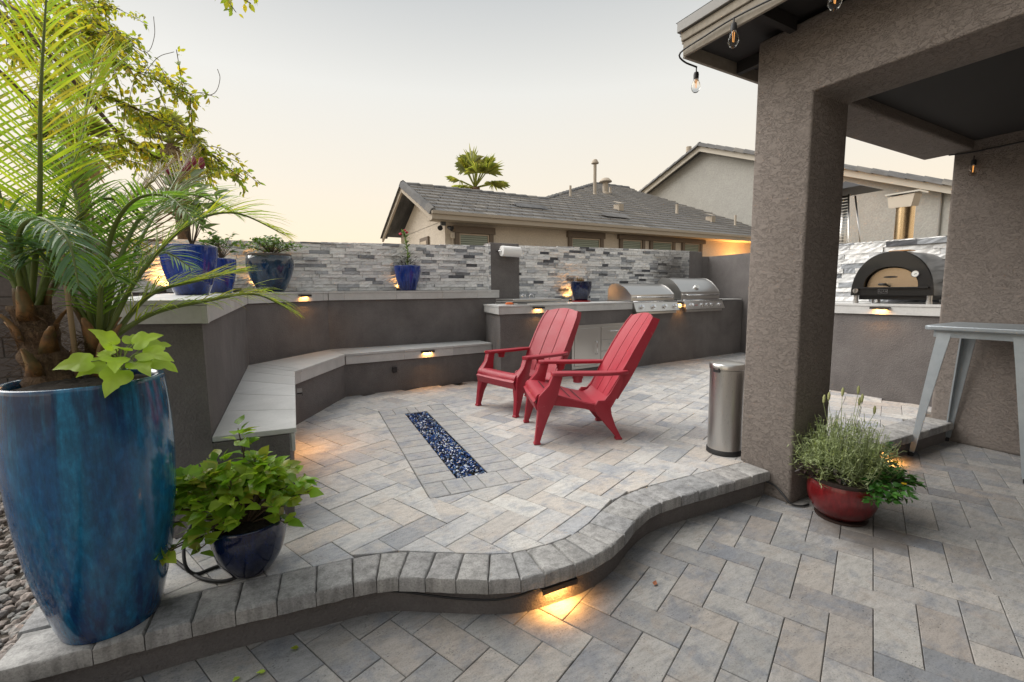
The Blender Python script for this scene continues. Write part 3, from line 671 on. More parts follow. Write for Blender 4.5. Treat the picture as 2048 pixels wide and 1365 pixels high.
def grill(x0, x1, ztop, label, gauge, knobs, mark):
    t = thing('gas_grill', label, 'grill', ((x0+x1)/2, cy(x0), .985), 0, 'built-in gas grills')
    f = lambda x, y, z: (x, cy(x)+y, z)
    h = ztop-.995
    prof = [(.03,0),(.03,h*.34),(.05,h*.42),(.11,h*.62),(.19,h*.82),(.29,h*.96),(.37,h),(.44,h*.98),(.50,h*.86),(.53,h*.6),(.53,0)]
    secs = lambda xa, xb, g: [[f(x, y, .995+z*g) for y, z in prof] for x in (xa, xb)]
    lid = child(t, 'lid', MB().loft(secs(x0+.012, x1-.012, 1)), M_steel, smooth=.5, fixn=True)
    for xa, xb in ((x0, x0+.012), (x1-.012, x1)): child(lid, 'end_cap', MB().loft([[f(x, .26+(y-.26)*1.02, .995+z*1.015) for y, z in prof] for x in (xa, xb)]), M_steelv, smooth=.5, fixn=True)
    zh = .995+h*.20; hd = MB().tube([f(x0+.09,-.022,zh), f(x1-.09,-.022,zh)], .012, 10)
    for x in (x0+.12, x1-.12): hd.tube([f(x,.03,zh), f(x,-.022,zh)], .009, 8)
    child(lid, 'handle', hd, M_chrome, smooth=True)
    if gauge:
        gx = (x0+x1)/2 - .04; gy, gz = .085, .995+h*.55; nn = V((0,-.78,.62)); c = V(f(gx, gy, gz))
        child(lid, 'thermometer', MB().tube([c, c+nn*.022], .048, 20), M_chrome, smooth=.6)
        child(lid, 'dial', MB().tube([c+nn*.022, c+nn*.023], .040, 20), Mat('dial_face', (.55,.55,.52), .4).m)
    body = MB().add([f(x0+.01,.02,.80), f(x1-.01,.02,.80), f(x1-.01,.56,.80), f(x0+.01,.56,.80), f(x0+.01,.02,.993), f(x1-.01,.02,.993), f(x1-.01,.56,.993), f(x0+.01,.56,.993)], [(0,3,2,1),(4,5,6,7),(0,1,5,4),(1,2,6,5),(2,3,7,6),(3,0,4,7)])
    child(t, 'firebox', body, M_black)
    # sloping control panel with a rolled top bar
    a0, a1, b0, b1 = (-.035,.968), (-.095,.835), (.01,.835), (.01,.968)
    pan = child(t, 'control_panel', MB().loft([[f(x, y, z) for y, z in (a0,a1,b0,b1)] for x in (x0, x1)]), M_steel, fixn=True, bevel=.003)
    child(pan, 'bar', MB().tube([f(x0+.005,-.028,.978), f(x1-.005,-.028,.978)], .013, 10), M_chrome, smooth=True)
    nn = V((0, -(a0[1]-a1[1]), (a0[0]-a1[0]))).normalized()
    for k in knobs:
        c = V(f(x0 + (x1-x0)*k, -.066, .902)); child(pan, 'knob', MB().tube([c, c+nn*.006, c+nn*.0065, c+nn*.04], [.040,.039,.029,.025], 14), M_chrome, smooth=.6)
    if mark: child(pan, 'badge', MB().tube([V(f(x0+(x1-x0)*.235,-.069,.902)), V(f(x0+(x1-x0)*.31,-.069,.902))], .004, 6), Mat('red_badge', (.5,.02,.02), .4).m)
    child(t, 'drip_tray', MB().add([f(x0+.04,-.06,.795), f(x1-.04,-.06,.795), f(x1-.04,.3,.795), f(x0+.04,.3,.795), f(x0+.04,-.06,.826), f(x1-.04,-.06,.826), f(x1-.04,.3,.826), f(x0+.04,.3,.826)], [(0,3,2,1),(4,5,6,7),(0,1,5,4),(1,2,6,5),(2,3,7,6),(3,0,4,7)]), M_steel)
grill(4.81, 5.79, 1.255, 'stainless steel gas grill with four knobs, left of the two and without a lid gauge', False, (.14,.40,.66,.90), False)
grill(5.955, 6.985, 1.355, 'taller stainless steel gas grill with a round lid thermometer, beside the side wall', True, (.14,.42,.55,.67,.88), True)

# sink under a steel cover, tap handles, oven tool
sk = thing('covered_sink', 'flat stainless sink cover with two chrome handles on the counter left end', 'sink', (3.3, 5.35, .985))
a = lambda x, y, z: (x, y+.06*(x-3.3), z)
def kbox(mb, x0, x1, y0, y1, z0, z1): return mb.add([a(x0,y0,z0),a(x1,y0,z0),a(x1,y1,z0),a(x0,y1,z0),a(x0,y0,z1),a(x1,y0,z1),a(x1,y1,z1),a(x0,y1,z1)], [(0,3,2,1),(4,5,6,7),(0,1,5,4),(1,2,6,5),(2,3,7,6),(3,0,4,7)])
child(sk, 'rim', kbox(MB(), 2.80, 3.66, 5.02, 5.55, .9853, 1.008), M_steel, bevel=.004)
child(sk, 'cover', kbox(MB(), 2.80, 3.58, 5.04, 5.53, 1.018, 1.055), M_steel, bevel=.008)
for x in (3.27, 3.40):
    child(sk, 'tap_handle', MB().tube([(x,5.60,1.04),(x,5.60,1.085),(x+.012,5.598,1.105),(x+.05,5.59,1.107),(x+.058,5.585,1.07)], .009, 8), M_chrome, smooth=True)
tl = thing('grill_tool', 'orange handled tool lying on the counter beside the sink cover', 'tool', (2.75, 5.02, .99))
child(tl, 'grip', MB().tube([(2.70,5.03,1.0),(2.72,5.025,1.003),(2.78,5.015,1.003),(2.80,5.01,1.0)], [.008,.016,.016,.008], 10), Mat('orange_plastic', (.75,.16,.03), .4).m, smooth=True)
child(tl, 'blade', MB().tube([(2.80,5.01,.998),(2.98,4.97,.995)], .006, 6), M_black)
pt = thing('paper_towel_roll', 'white paper towel roll on a steel holder above the sink', 'paper towel', (3.28, 5.86, 1.70))
place('roll', MB().lathe([(.02,0),(.073,.0),(.075,.004),(.075,.296),(.073,.30),(.02,.30)], (0,0,0), 28).mesh('roll', Mat('white_paper', (.80,.79,.77), .9).m, smooth=.6), pt, (3.09, 5.86, 1.735), (0, math.radians(91.5), 0))
child(pt, 'holder', MB().tube([(3.06,5.962,1.735),(3.06,5.86,1.735),(3.42,5.86,1.725),(3.42,5.962,1.725)], .009, 8), M_chrome, smooth=True)

# ------------------------------------------------------------------ pizza oven bay
ob = thing('oven_counter', 'charcoal stucco counter under the black pizza oven, right of the column', 'counter', (6, 2.5, 0))
child(ob, 'base', MB().prism([(5.625,1.64),(5.625,3.3),(6.43,3.3),(6.43,1.64)], -.012, .955), M_wallstucco, fixn=True)
for y0, y1 in ((1.64,2.255),(2.255,2.90),(2.90,3.3)):
    child(ob, 'counter_tile', MB().prism(inset([(5.59,y0),(5.59,y1),(6.44,y1),(6.44,y0)], .0014), .963, .985), M_tile)
    child(ob, 'fascia_tile', MB().prism(inset([(5.597,y0),(5.597,y1),(5.615,y1),(5.615,y0)], .001), .878, .9605), M_tile)
os_ = thing('stone_wall', 'stacked pale grey stone wall behind the pizza oven', 'wall', (6.6, 2.5, 0))
child(os_, 'core', MB().prism([(6.47,1.6),(6.47,3.35),(6.67,3.35),(6.67,1.6)], LOW, 1.70), M_wallstucco)
stone_face(os_, (6.45, 3.35), (6.45, 1.6), lambda t: .989, lambda t: 1.712-.02*t, .058, 14, 300, .12, .30)
ov = thing('pizza_oven', 'domed black pizza oven with a warm-tinted steel door on the right counter', 'pizza oven', (6.0, 2.235, .985))
OC, OA, OB, OZ = 2.235, .357, .455, 1.07
def arch(a, b, z0, n=28, e=.92):
    p = []
    for k in range(n+1):
        th = math.pi*k/n; c, s = math.cos(th), math.sin(th)
        p.append((OC - a*math.copysign(abs(c)**e, c), z0 + b*max(0, s)**e))
    return p
AR = arch(OA, OB, OZ); AI = arch(.235, .21, 1.158)
shell = MB(); n = len(AR)
lo = [[(x, OC+(y-OC)*k, OZ+(z-OZ)*k) for y, z in AR] for x, k in ((5.735,.965),(5.72,.985),(5.728,1.0),(6.30,1.0),(6.32,.97))]
for i in range(len(lo)-1):
    for j in range(n-1): shell.add([lo[i][j], lo[i][j+1], lo[i+1][j+1], lo[i+1][j]], [(0,1,2,3)])
shell.add(lo[-1], [tuple(range(n))]); shell.add([lo[0][0], lo[0][-1], lo[-1][-1], lo[-1][0]], [(0,1,2,3)])
me_enamel = Mat('black_satin_enamel', (.010,.010,.010), .3); me_enamel.b.inputs['Coat Weight'].default_value = .3
sh = child(ov, 'shell', shell, me_enamel.m, smooth=.7, fixn=True)
# front plate with the arched mouth cut out
fp = MB(); O_ = [(5.7195, OC+(y-OC)*.985, OZ+(z-OZ)*.985) for y, z in AR]; I_ = [(5.7195, y, z) for y, z in AI]
for j in range(n-1): fp.add([O_[j], O_[j+1], I_[j+1], I_[j]], [(0,1,2,3)])
fp.add([O_[0], I_[0], I_[-1], O_[-1]], [(0,1,2,3)])
for j in range(n-1): fp.add([I_[j], I_[j+1], (5.80, I_[j+1][1], I_[j+1][2]), (5.80, I_[j][1], I_[j][2])], [(0,1,2,3)])
child(ov, 'face_plate', fp, me_enamel.m, fixn=True)
M_door = Mat('reflection_tinted_steel', (.62,.48,.33), .25, .85).m  # plain steel door; the tan is a warm reflection put into the colour
dr = child(ov, 'door', MB().add([(5.775, OC+(y-OC)*.93+.006, 1.158+(z-1.158)*.94) for y, z in AI] + [(5.79, OC+(y-OC)*.93, 1.158+(z-1.158)*.94) for y, z in AI], [tuple(range(n))]), M_door)
sl_ = MB(); 
sl_.add([(5.7735, 2.255+.062*math.cos(t), 1.262+.010*math.sin(t)) for t in [2*math.pi*k/20 for k in range(20)]], [tuple(range(20))]); child(dr, 'slot', sl_, M_black)
child(dr, 'handle', MB().tube([(5.772,2.26,1.166),(5.73,2.265,1.178),(5.715,2.27,1.185)], .008, 8).tube([(5.715,2.265,1.185),(5.715,2.33,1.187)], .013, 10), M_rubber, smooth=True)
child(ov, 'sill', MB().box((5.69,1.915,1.145),(5.80,2.555,1.157)), M_black)
def disc(c, r, d, n=22): return MB().tube([c, (c[0]-d, c[1], c[2])], r, n)
kn = child(ov, 'knob', disc((5.719,2.533,1.122), .026, .024), M_steelv, smooth=.6); child(kn, 'grip', MB().box((5.683,2.530,1.10),(5.694,2.537,1.143)), M_chrome)
th = child(ov, 'thermometer', disc((5.719,2.03,1.285), .034, .012), M_chrome, smooth=.6); child(th, 'dial', disc((5.7065,2.03,1.285), .028, .001), Mat('white_dial', (.7,.7,.67), .4).m)
child(th, 'needle', MB().tube([(5.7045,2.035,1.280),(5.7045,2.018,1.291)], .0018, 4), M_black)
pp = child(ov, 'name_plate', MB().box((5.714,2.247,1.086),(5.7185,2.333,1.136)), M_chrome)
child(pp, 'plate_face', MB().box((5.7125,2.251,1.090),(5.7138,2.329,1.132)), M_black)
tcv = bpy.data.curves.new('lettering', 'FONT'); tcv.body = 'ALFA'; tcv.size = .036; tcv.align_x = 'CENTER'; tcv.align_y = 'CENTER'; tcv.extrude = .0004
tco = bpy.data.objects.new('lettering_source', tcv); lm = bpy.data.meshes.new_from_object(tco); bpy.data.objects.remove(tco)
lm.materials.clear(); lm.materials.append(M_chrome)
place('lettering', lm, pp, (5.7118, 2.29, 1.111), (math.pi/2, 0, -math.pi/2))
for y in (1.92, 2.55):
    for x in (5.76, 6.26): child(ov, 'foot', MB().lathe([(.026,.9855),(.026,1.01),(.022,1.012),(.022,1.075)], (x,y,0), 18), M_steelv, smooth=.6)
child(ov, 'base_box', MB().box((5.80,1.93,1.025),(6.28,2.54,1.069)), M_black)
child(ov, 'gas_valve', MB().lathe([(.012,.986),(.012,1.03)], (5.78,2.40,0), 10), M_chrome, smooth=.6)
child(ov, 'flue_collar', MB().box((5.80,2.13,1.525),(5.95,2.30,1.535)), Mat('copper_tint', (.7,.42,.2), .25, 1).m)
fl = thing('steel_chimney', 'brushed steel chimney pipe with a slanted cap above the oven wall', 'chimney', (7.0, 2.635, 1.2))
child(fl, 'pipe', MB().lathe([(.093,1.2),(.093,2.13)], (7.0,2.635,0), 28), m_steel('warm_reflection_steel', (.66,.50,.31), .26, (40,40,1)), smooth=.6)  # warm reflection put into the pipe's base colour
child(fl, 'cap', MB().add([(6.90,2.77,2.13),(6.90,2.55,2.12),(7.10,2.55,2.14),(7.10,2.77,2.15),(6.90,2.79,2.26),(6.90,2.52,2.275),(7.10,2.52,2.295),(7.10,2.79,2.28)], [(0,3,2,1),(4,5,6,7),(0,1,5,4),(1,2,6,5),(2,3,7,6),(3,0,4,7)]), Mat('dull_beige_steel', (.50,.44,.36), .5, .5).m)
child(fl, 'cap_rim', MB().prism([(6.88,2.47),(7.12,2.47),(7.12,2.81),(6.88,2.81)], 2.282, 2.30), M_steel)
ht = thing('patio_heater', 'pyramid patio heater behind the column, flat hood above slim frame', 'heater', (9.0, 4.27, 0))
child(ht, 'hood', MB().add([(8.6,3.85,2.80),(9.4,3.85,2.80),(9.4,4.68,2.80),(8.6,4.68,2.80),(9.0,4.265,2.99)], [(3,2,1,0),(0,1,4),(1,2,4),(2,3,4),(3,0,4)]), M_dark)
for sx, sy in ((-1,-1),(1,-1),(1,1),(-1,1)): child(ht, 'post', MB().tube([(9+.11*sx,4.265+.11*sy,2.74),(9+.28*sx,4.265+.28*sy,1.2)], .014, 6), M_steel, smooth=True)
for k in range(24): child(ht, 'grille_bar', MB().tube([(9-.12-.006*k,4.265-.12-.006*k,2.68-.05*k),(9-.12-.006*k,4.265+.12+.006*k,2.68-.05*k)], .006, 5), M_steel)
child(ht, 'glass_tube', MB().lathe([(.06,1.3),(.06,2.74)], (9,4.265,0), 16), M_steelv, smooth=True)
child(ht, 'base', MB().prism([(8.7,3.97),(9.3,3.97),(9.3,4.57),(8.7,4.57)], LOW, 1.2), M_dark)

# ------------------------------------------------------------------ patio cover of the house
pc = thing('patio_cover', 'house corner with rough brown stucco column, beams and dark overhanging roof', 'house', (3, 1.7, LOW))
sec = [(1.85,LOW-.005),(1.85,2.655),(-3.0,2.655),(-3.0,2.25),(1.51,2.25),(1.51,LOW-.005)]
child(pc, 'column_and_beam', MB().loft([[(x, y, z) for y, z in sec] for x in (2.78, 3.17)]), M_housestucco, bevel=.016, seg=3, smooth=.9)
child(pc, 'beam', MB().box((3.14,1.515,2.253),(5.16,1.845,2.655)), M_housestucco, bevel=.02, seg=3)
child(pc, 'wall', MB().box((5.13,-3.0,LOW-.005),(5.60,1.635,2.655)), M_housestucco, bevel=.02, seg=3)
M_soff = Mat('dark_wood', (.022,.020,.019), .8).m  # near-black base colour for ceiling, soffit and rafter tails
child(pc, 'wall', MB().box((-3.5,-3.25,LOW-.005),(5.60,-3.0,3.1)), M_housestucco)  # unseen wall behind the camera, added to shade the lower patio
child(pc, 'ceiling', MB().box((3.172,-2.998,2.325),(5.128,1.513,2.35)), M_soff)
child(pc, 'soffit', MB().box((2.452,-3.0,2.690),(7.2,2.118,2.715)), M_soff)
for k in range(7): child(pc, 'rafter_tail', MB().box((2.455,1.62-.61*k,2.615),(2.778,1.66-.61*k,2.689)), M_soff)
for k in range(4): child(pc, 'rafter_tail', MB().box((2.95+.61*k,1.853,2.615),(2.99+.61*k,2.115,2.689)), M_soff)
M_fas = m_stucco('fascia_paint', (.30,.27,.225), 40, .15, .002, .05)
M_fas2 = Mat('drip_edge_metal', (.17,.165,.155), .5, .2).m
for z0, z1, d, mm in ((2.612,2.700,.0,M_fas),(2.702,2.752,.012,M_fas),(2.754,2.815,.030,M_fas2)):
    child(pc, 'fascia_board', MB().box((2.43-d,-3.0,z0),(2.45,2.12+d,z1)), mm, bevel=.004)
    child(pc, 'fascia_board', MB().box((2.4505,2.12,z0+.001),(7.2,2.14+d,z1-.001)), mm)
child(pc, 'roof', MB().add([(2.40,-3.0,2.817),(2.40,2.16,2.817),(7.2,2.16,2.817),(7.2,-3.0,2.817),(6.2,-3.0,3.9),(6.2,-1.4,3.9)], [(0,1,5,4),(1,2,5),(2,3,4,5),(0,3,2,1),(0,4,3)]), Mat('roof_dark', (.12,.11,.10), .9).m)
# cable running round the column foot
tag(MB().tube(spline([(2.74,1.64,-.062),(2.775,1.60,-.085),(2.765,1.54,-.12),(2.762,1.49,-.155),(2.80,1.45,-.160),(2.86,1.44,-.160)], 4), .006, 6).build('power_cable', M_rubber, smooth=True), 'thin black cable round the foot of the column', 'cable')
tag(MB().tube(spline([(.40,1.768,-.066),(.47,1.722,-.070),(.56,1.665,-.082),(.66,1.600,-.090),(.76,1.535,-.088),(.85,1.497,-.078),(.93,1.484,-.066)], 4), .0045, 6).build('low_voltage_cable', M_rubber, smooth=True), 'thin black cable sagging below the curved coping', 'cable')
hs = tag(MB().tube(spline([(-.40,2.34,.02),(-.33,2.22,.008),(-.27,2.12,.008),(-.20,2.06,.008),(-.14,2.06,.01),(-.12,2.10,.01),(-.15,2.16,.008),(-.22,2.19,.008),(-.30,2.17,.01),(-.335,2.20,.06),(-.33,2.30,.14),(-.26,2.42,.2)], 5), .007, 8).build('irrigation_hose', M_rubber, smooth=True), 'looped black irrigation hose between the big pot and the small pot', 'hose')

# string lights
sg = thing('string_lights', 'black string of clear unlit bulbs along the patio cover eave', 'string lights', (2.42, 1.75, 2.6))
cab = spline([(5.115,1.0,2.245),(5.118,1.35,2.235),(5.118,1.53,2.235),(5.11,1.66,2.245)], 4)
child(sg, 'cable', MB().tube(cab, .0055, 6), M_rubber, smooth=True)
cab2 = spline([(2.60,2.155,2.60),(2.48,2.158,2.61),(2.415,2.13,2.635),(2.412,1.95,2.648),(2.412,1.75,2.655),(2.412,1.45,2.63),(2.407,1.235,2.59),(2.41,1.0,2.62),(2.41,.6,2.70),(2.41,-1.5,2.70)], 4)
child(sg, 'cable', MB().tube(cab2, .0055, 6), M_rubber, smooth=True)
gl = Mat('clear_bulb_glass', (.95,.93,.88), .02); gl.b.inputs['Transmission Weight'].default_value = 1.0; gl.b.inputs['IOR'].default_value = 1.25
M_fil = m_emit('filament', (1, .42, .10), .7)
for x, y, z in ((2.408,1.755,2.655),(2.60,2.158,2.60),(2.405,1.235,2.585),(5.105,1.50,2.20)):
    b = child(sg, 'bulb', MB().lathe([(.001,-.158),(.014,-.155),(.024,-.143),(.029,-.125),(.027,-.108),(.018,-.085),(.013,-.07)], (x,y,z), 20), gl.m, smooth=True)
    child(b, 'socket', MB().lathe([(.004,.0),(.004,-.028),(.014,-.032),(.017,-.045),(.016,-.072)], (x,y,z), 14), M_rubber, smooth=.6)
    child(b, 'filament', MB().tube([(x-.006,y,z-.08),(x-.004,y,z-.128),(x+.004,y,z-.128),(x+.006,y,z-.08)], .0014, 5), M_fil)

# ------------------------------------------------------------------ small hardscape lights, all lit
def lamp(parent, loc, size, power, rot=(0,0,0), spread=150):
    ld = bpy.data.lights.new('lamp', 'AREA'); ld.shape = 'RECTANGLE'; ld.size, ld.size_y = size; ld.energy = power; ld.color = WARM; ld.spread = math.radians(spread)
    o = bpy.data.objects.new('lamp', ld); o.location = loc; o.rotation_euler = rot; return reg(o, parent)
def cap_light(x, y, z, ang, label, power=.42, wid=.17):
    """flat bronze fixture tucked under a cap; ang = direction it faces"""
    t = thing('hardscape_light', label, 'light', (x, y, z), 0, 'lit hardscape lights')
    m = Matrix.Translation((x,y,z)) @ Matrix.Rotation(ang, 4, 'Z')
    def bx(x0,x1,y0,y1,z0,z1): return MB().add([m @ V(p) for p in ((x0,y0,z0),(x1,y0,z0),(x1,y1,z0),(x0,y1,z0),(x0,y0,z1),(x1,y0,z1),(x1,y1,z1),(x0,y1,z1))], [(0,3,2,1),(4,5,6,7),(0,1,5,4),(1,2,6,5),(2,3,7,6),(3,0,4,7)])
    hw = wid/2
    child(t, 'housing', bx(-.004,.030,-hw,hw,0,.010).add([m @ V(p) for p in ((.026,-hw,-.012),(.030,-hw,-.012),(.030,hw,-.012),(.026,hw,-.012),(.026,-hw,.0),(.030,-hw,.0),(.030,hw,.0),(.026,hw,.0))], [(0,3,2,1),(4,5,6,7),(0,1,5,4),(1,2,6,5),(2,3,7,6),(3,0,4,7)]), M_dark)
    child(t, 'lens', bx(.006,.022,-hw*.55,hw*.55,-.004,-.0005), M_lens)
    lamp(t, tuple(m @ V((.016,0,-.007))), (.014, wid*.6), power, (0, 0, ang))
cap_light(.44, 5.533, ZL(0,5.5)-.040, math.atan2(-.83,.70)+.08, 'lit light under the pale ledge below the dark blue drip glazed pot', .4)
cap_light(1.75, 5.285, ST-.045, -math.pi/2+.04, 'lit light under the middle of the bench seat, facing the fire pit', .55)
cap_light(.205, 3.60, ST-.045, -.06, 'lit light under the left run of the bench seat', 1.1)
cap_light(3.09, cy(3.09)-.026, .945, -math.pi/2+.06, 'lit light under the counter edge below the sink', .42)
cap_light(5.87, cy(5.87)-.024, .945, -math.pi/2+.06, 'lit light under the counter edge between the two grills', .6, .10)
cap_light(5.594, 2.25, .945, math.pi, 'lit light under the counter edge below the pizza oven', .42)
cap_light(1.03, 1.487, -.078, -math.pi/2-.05, 'lit light under the curved coping at the front step', 1.15)
cap_light(4.11, 1.548, -.078, -math.pi/2-.05, 'lit light under the step behind the red planter', 1.0)
def uplight(x, y, z, label, power=1.2):
    t = thing('accent_light', label, 'light', (x, y, z), 0, 'accent lights washing the stone wall')
    child(t, 'body', MB().lathe([(.028,0),(.028,.03),(.022,.034)], (x,y,z), 14), M_dark, smooth=.6)
    child(t, 'lens', MB().lathe([(.018,.0345),(.018,.036)], (x,y,z), 14), M_lens)
    lamp(t, (x, y, z+.04), (.03,.03), power, (math.pi-.25, 0, 0), 120)
uplight(-.86, 5.88, ZL(0,5.9)+.001, 'small lit accent light on the ledge behind the largest cobalt pot', 1.0)
uplight(.02, 5.90, ZL(0,5.9)+.001, 'small lit accent light on the ledge left of the dark blue drip glazed pot', .7)
uplight(1.60, 5.93, ZL(0,5.9)+.001, 'small lit accent light on the ledge behind the cobalt pot of red cockscomb', .12)
uplight(4.33, 5.88, .986, 'small lit accent light on the counter behind the navy pot', .6)
# lit wall lamp on the neighbour's house end is built with that house

# ------------------------------------------------------------------ red chairs
CP = [(.312,.262),(.335,.325),(.334,.355),(.318,.378),(.285,.390),(.235,.386),(.15,.362),(.05,.330),(-.04,.303),(-.11,.286),(-.165,.281),(-.205,.296),(-.235,.332),(-.27,.395),(-.32,.485),(-.38,.590),(-.44,.697),(-.50,.797),(-.555,.882),(-.598,.945)]
CW = [.285,.285,.284,.282,.280,.276,.268,.258,.248,.238,.228,.224,.224,.230,.244,.249,.249,.245,.236,.212]
def chair_sheet(i0, i1, fa, fb, thick=.016, crown=None):
    """a curved board between profile stations i0..i1 and fractions fa..fb of the width"""
    mb = MB(); secs = []; nf = 5
    for i in range(i0, i1+1):
        a = V(CP[max(0,i-1)]); b = V(CP[min(len(CP)-1,i+1)]); t = (b-a).normalized(); n = V((t.y, -t.x)) if True else None
        n = V((-t.y, t.x)); 
        if n.y < 0 and i < 11: n = -n
        if i >= 11: n = V((t.y, -t.x)) if V((t.y, -t.x)).x > 0 else -V((t.y, -t.x))
        top, bot = [], []
        for k in range(nf):
            f = fa + (fb-fa)*k/(nf-1); x = f*CW[i]; y, z = CP[i]
            dish = -.018*(1-f*f) if i >= 9 else -.006*(1-f*f)
            ext = 0
            if i == len(CP)-1 and i1 == len(CP)-1: ext = .050*(1-abs(f)**2.0)-.010
            y2, z2 = y + n.x*dish + t.x*ext, z + n.y*dish + t.y*ext
            top.append((x, y2, z2)); bot.append((x, y2 - n.x*thick, z2 - n.y*thick))
        secs.append(top + bot[::-1])
    return mb.loft(secs)
def make_chair(name, label, loc, rz):
    """local axes: y forward (the way the sitter faces), x to the sitter's right"""
    t = thing(name, label, 'chair', loc, rz, 'red resin patio chairs')
    kw = dict(local=True, smooth=.7, fixn=True)
    g = .012
    for fa, fb in ((-1,-.36),(-.32,.32),(.36,1)): child(t, 'back_slat', chair_sheet(12, len(CP)-1, fa, fb), M_chair, **kw)
    for i0, i1 in ((0,5),(5,7),(7,8),(8,10)):
        c = CP; child(t, 'seat_slat', chair_sheet(i0, i1, -1, 1, .015), M_chair, **kw)
    child(t, 'seat_slat', chair_sheet(10, 12, -1, 1), M_chair, **kw)
    M_gap = M_rubber
    # dark slots between the seat slats
    for i in (5, 7, 8):
        y, z = CP[i]; s = MB(); s.add([(-.19, y-.005, z+.0015), (.19, y-.005, z+.0015), (.19, y+.004, z+.0025), (-.19, y+.004, z+.0025)], [(0,1,2,3)]); child(t, 'slot', s, M_gap, local=True)
    for s in (-1, 1):
        X = lambda f: s*f
        # flange down the side of the back, deepening into the side rail of the seat
        top = [(CW[i]*1.0, *CP[i]) for i in range(12, len(CP))]
        fl_ = []
        for (x, y, z), d in zip(top, [.085,.085,.085,.08,.07,.062,.056,.050,.040]):
            fl_.append([(X(x-.004), y+.006, z), (X(x+.014), y+.006, z), (X(x+.016), y-d, z-.02), (X(x+.002), y-d, z-.02)])
        child(t, 'back_flange', MB().loft(fl_), M_chair, **kw)
        rl = []
        for y, zt, zb, x in ((.25,.380,.300,.272),(.15,.358,.287,.266),(.05,.326,.272,.258),(-.05,.297,.252,.250),(-.13,.282,.225,.246),(-.20,.30,.205,.244),(-.25,.36,.235,.244),(-.30,.45,.33,.250),(-.345,.53,.44,.258)):
            rl.append([(X(x-.004), y, zt), (X(x+.016), y, zt), (X(x+.020), y, zb), (X(x), y, zb)])
        child(t, 'seat_rail', MB().loft(rl), M_chair, **kw)
        lg = []
        for z, y0, y1, xi, xo in ((0,.300,.352,.268,.318),(.012,.300,.352,.268,.318),(.02,.305,.345,.272,.314),(.15,.262,.330,.266,.312),(.25,.222,.318,.240,.310),(.30,.197,.325,.232,.310),(.37,.168,.310,.236,.309),(.45,.148,.235,.256,.310),(.532,.128,.205,.256,.316)):
            lg.append([(X(xi), y0, z), (X(xo), y0, z), (X(xo), y1, z), (X(xi), y1, z)])
        child(t, 'leg', MB().loft(lg), M_chair, local=True, bevel=.006, smooth=.7)
        lg = []
        for z, y0, y1, xi, xo in ((0,-.345,-.292,.236,.286),(.012,-.345,-.292,.236,.286),(.02,-.337,-.297,.240,.282),(.11,-.292,-.222,.240,.276),(.20,-.262,-.150,.240,.272),(.26,-.255,-.120,.240,.268),(.31,-.262,-.155,.242,.264)):
            lg.append([(X(xi), y0, z), (X(xo), y0, z), (X(xo), y1, z), (X(xi), y1, z)])
        child(t, 'leg', MB().loft(lg), M_chair, local=True, bevel=.005, smooth=.7)
        ar = []
        for y, xi, xo in ((.215,.262,.318),(.205,.250,.330),(.17,.243,.338),(.05,.243,.342),(-.10,.246,.342),(-.22,.250,.338),(-.30,.250,.330),(-.35,.246,.312),(-.385,.244,.285)):
            zc = .546 + .004*math.sin(y*6); ar.append([(X(xi), y, zc-.026), (X(xo), y, zc-.026), (X(xo+.002), y, zc-.006), (X(xo-.004), y, zc), (X(xi+.004), y, zc), (X(xi-.002), y, zc-.006)])
        arm = child(t, 'arm', MB().loft(ar), M_chair, **kw)
        hd = MB().lathe([(.040,.0),(.040,-.022),(.033,-.024),(.033,-.052),(.012,-.053)], (0,0,0), 14)
        hd.v = [(x+X(.296), y+.015, z+.520) for x, y, z in hd.v]; child(arm, 'cup_holder', hd, M_chair, local=True, smooth=.6)
    return t
make_chair('patio_chair', 'red resin reclining chair nearest the trash can, its back to the grills', (2.187, 2.967, .001), math.atan2(.39,-.92)-math.pi/2)
make_chair('patio_chair', 'red resin reclining chair further back, facing the fire pit', (2.265, 3.905, .001), math.atan2(-.194,-.98)-math.pi/2)

# ------------------------------------------------------------------ trash can, table
tcn = thing('trash_can', 'round brushed steel trash can beside the column', 'trash can', (2.835, 2.01, 0))
child(tcn, 'body', MB().lathe([(.112,.035),(.112,.598)], (2.835,2.01,0), 40), M_steelv, smooth=.6)
child(tcn, 'base', MB().lathe([(.118,.001),(.118,.030),(.114,.036)], (2.835,2.01,0), 40), M_rubber, smooth=.6)
child(tcn, 'lid', MB().lathe([(.114,.6),(.117,.603),(.117,.632),(.112,.640),(.07,.647),(.001,.650)], (2.835,2.01,0), 40), M_steel, smooth=.6)
child(tcn, 'hinge', MB().box((2.719,1.985,.585),(2.731,2.035,.612)), M_rubber)
tb = thing('bar_table', 'grey metal bar table with splayed tapering legs by the brown house wall', 'table', (4.77, 1.195, LOW))
M_tab = (lambda a: (a.color(a.ramp(a.noise(a.coord('World'), 9, 5, .7), [(.3, (.33,.37,.40)), (.7, (.41,.45,.475))])), a.rough(a.ramp(a.noise(a.coord('World'), 30, 4), [(.3, .38), (.7, .48)])), a.m)[2])(Mat('grey_sheet_metal', (.36,.38,.39), .35, .55))
def rsq(h, r, c, n=5):
    p = []
    for cx, cy_, a0 in ((h-r,h-r,0),(-h+r,h-r,90),(-h+r,-h+r,180),(h-r,-h+r,270)):
        for k in range(n+1): a = math.radians(a0+90*k/n); p.append((c[0]+cx+r*math.cos(a), c[1]+cy_+r*math.sin(a)))
    return p
TC = (4.77, 1.195)
child(tb, 'top', MB().prism(rsq(.315,.05,TC), .828, .862), M_tab, bevel=.008)
child(tb, 'apron', MB().prism(rsq(.27,.03,TC), .775, .827), M_tab)
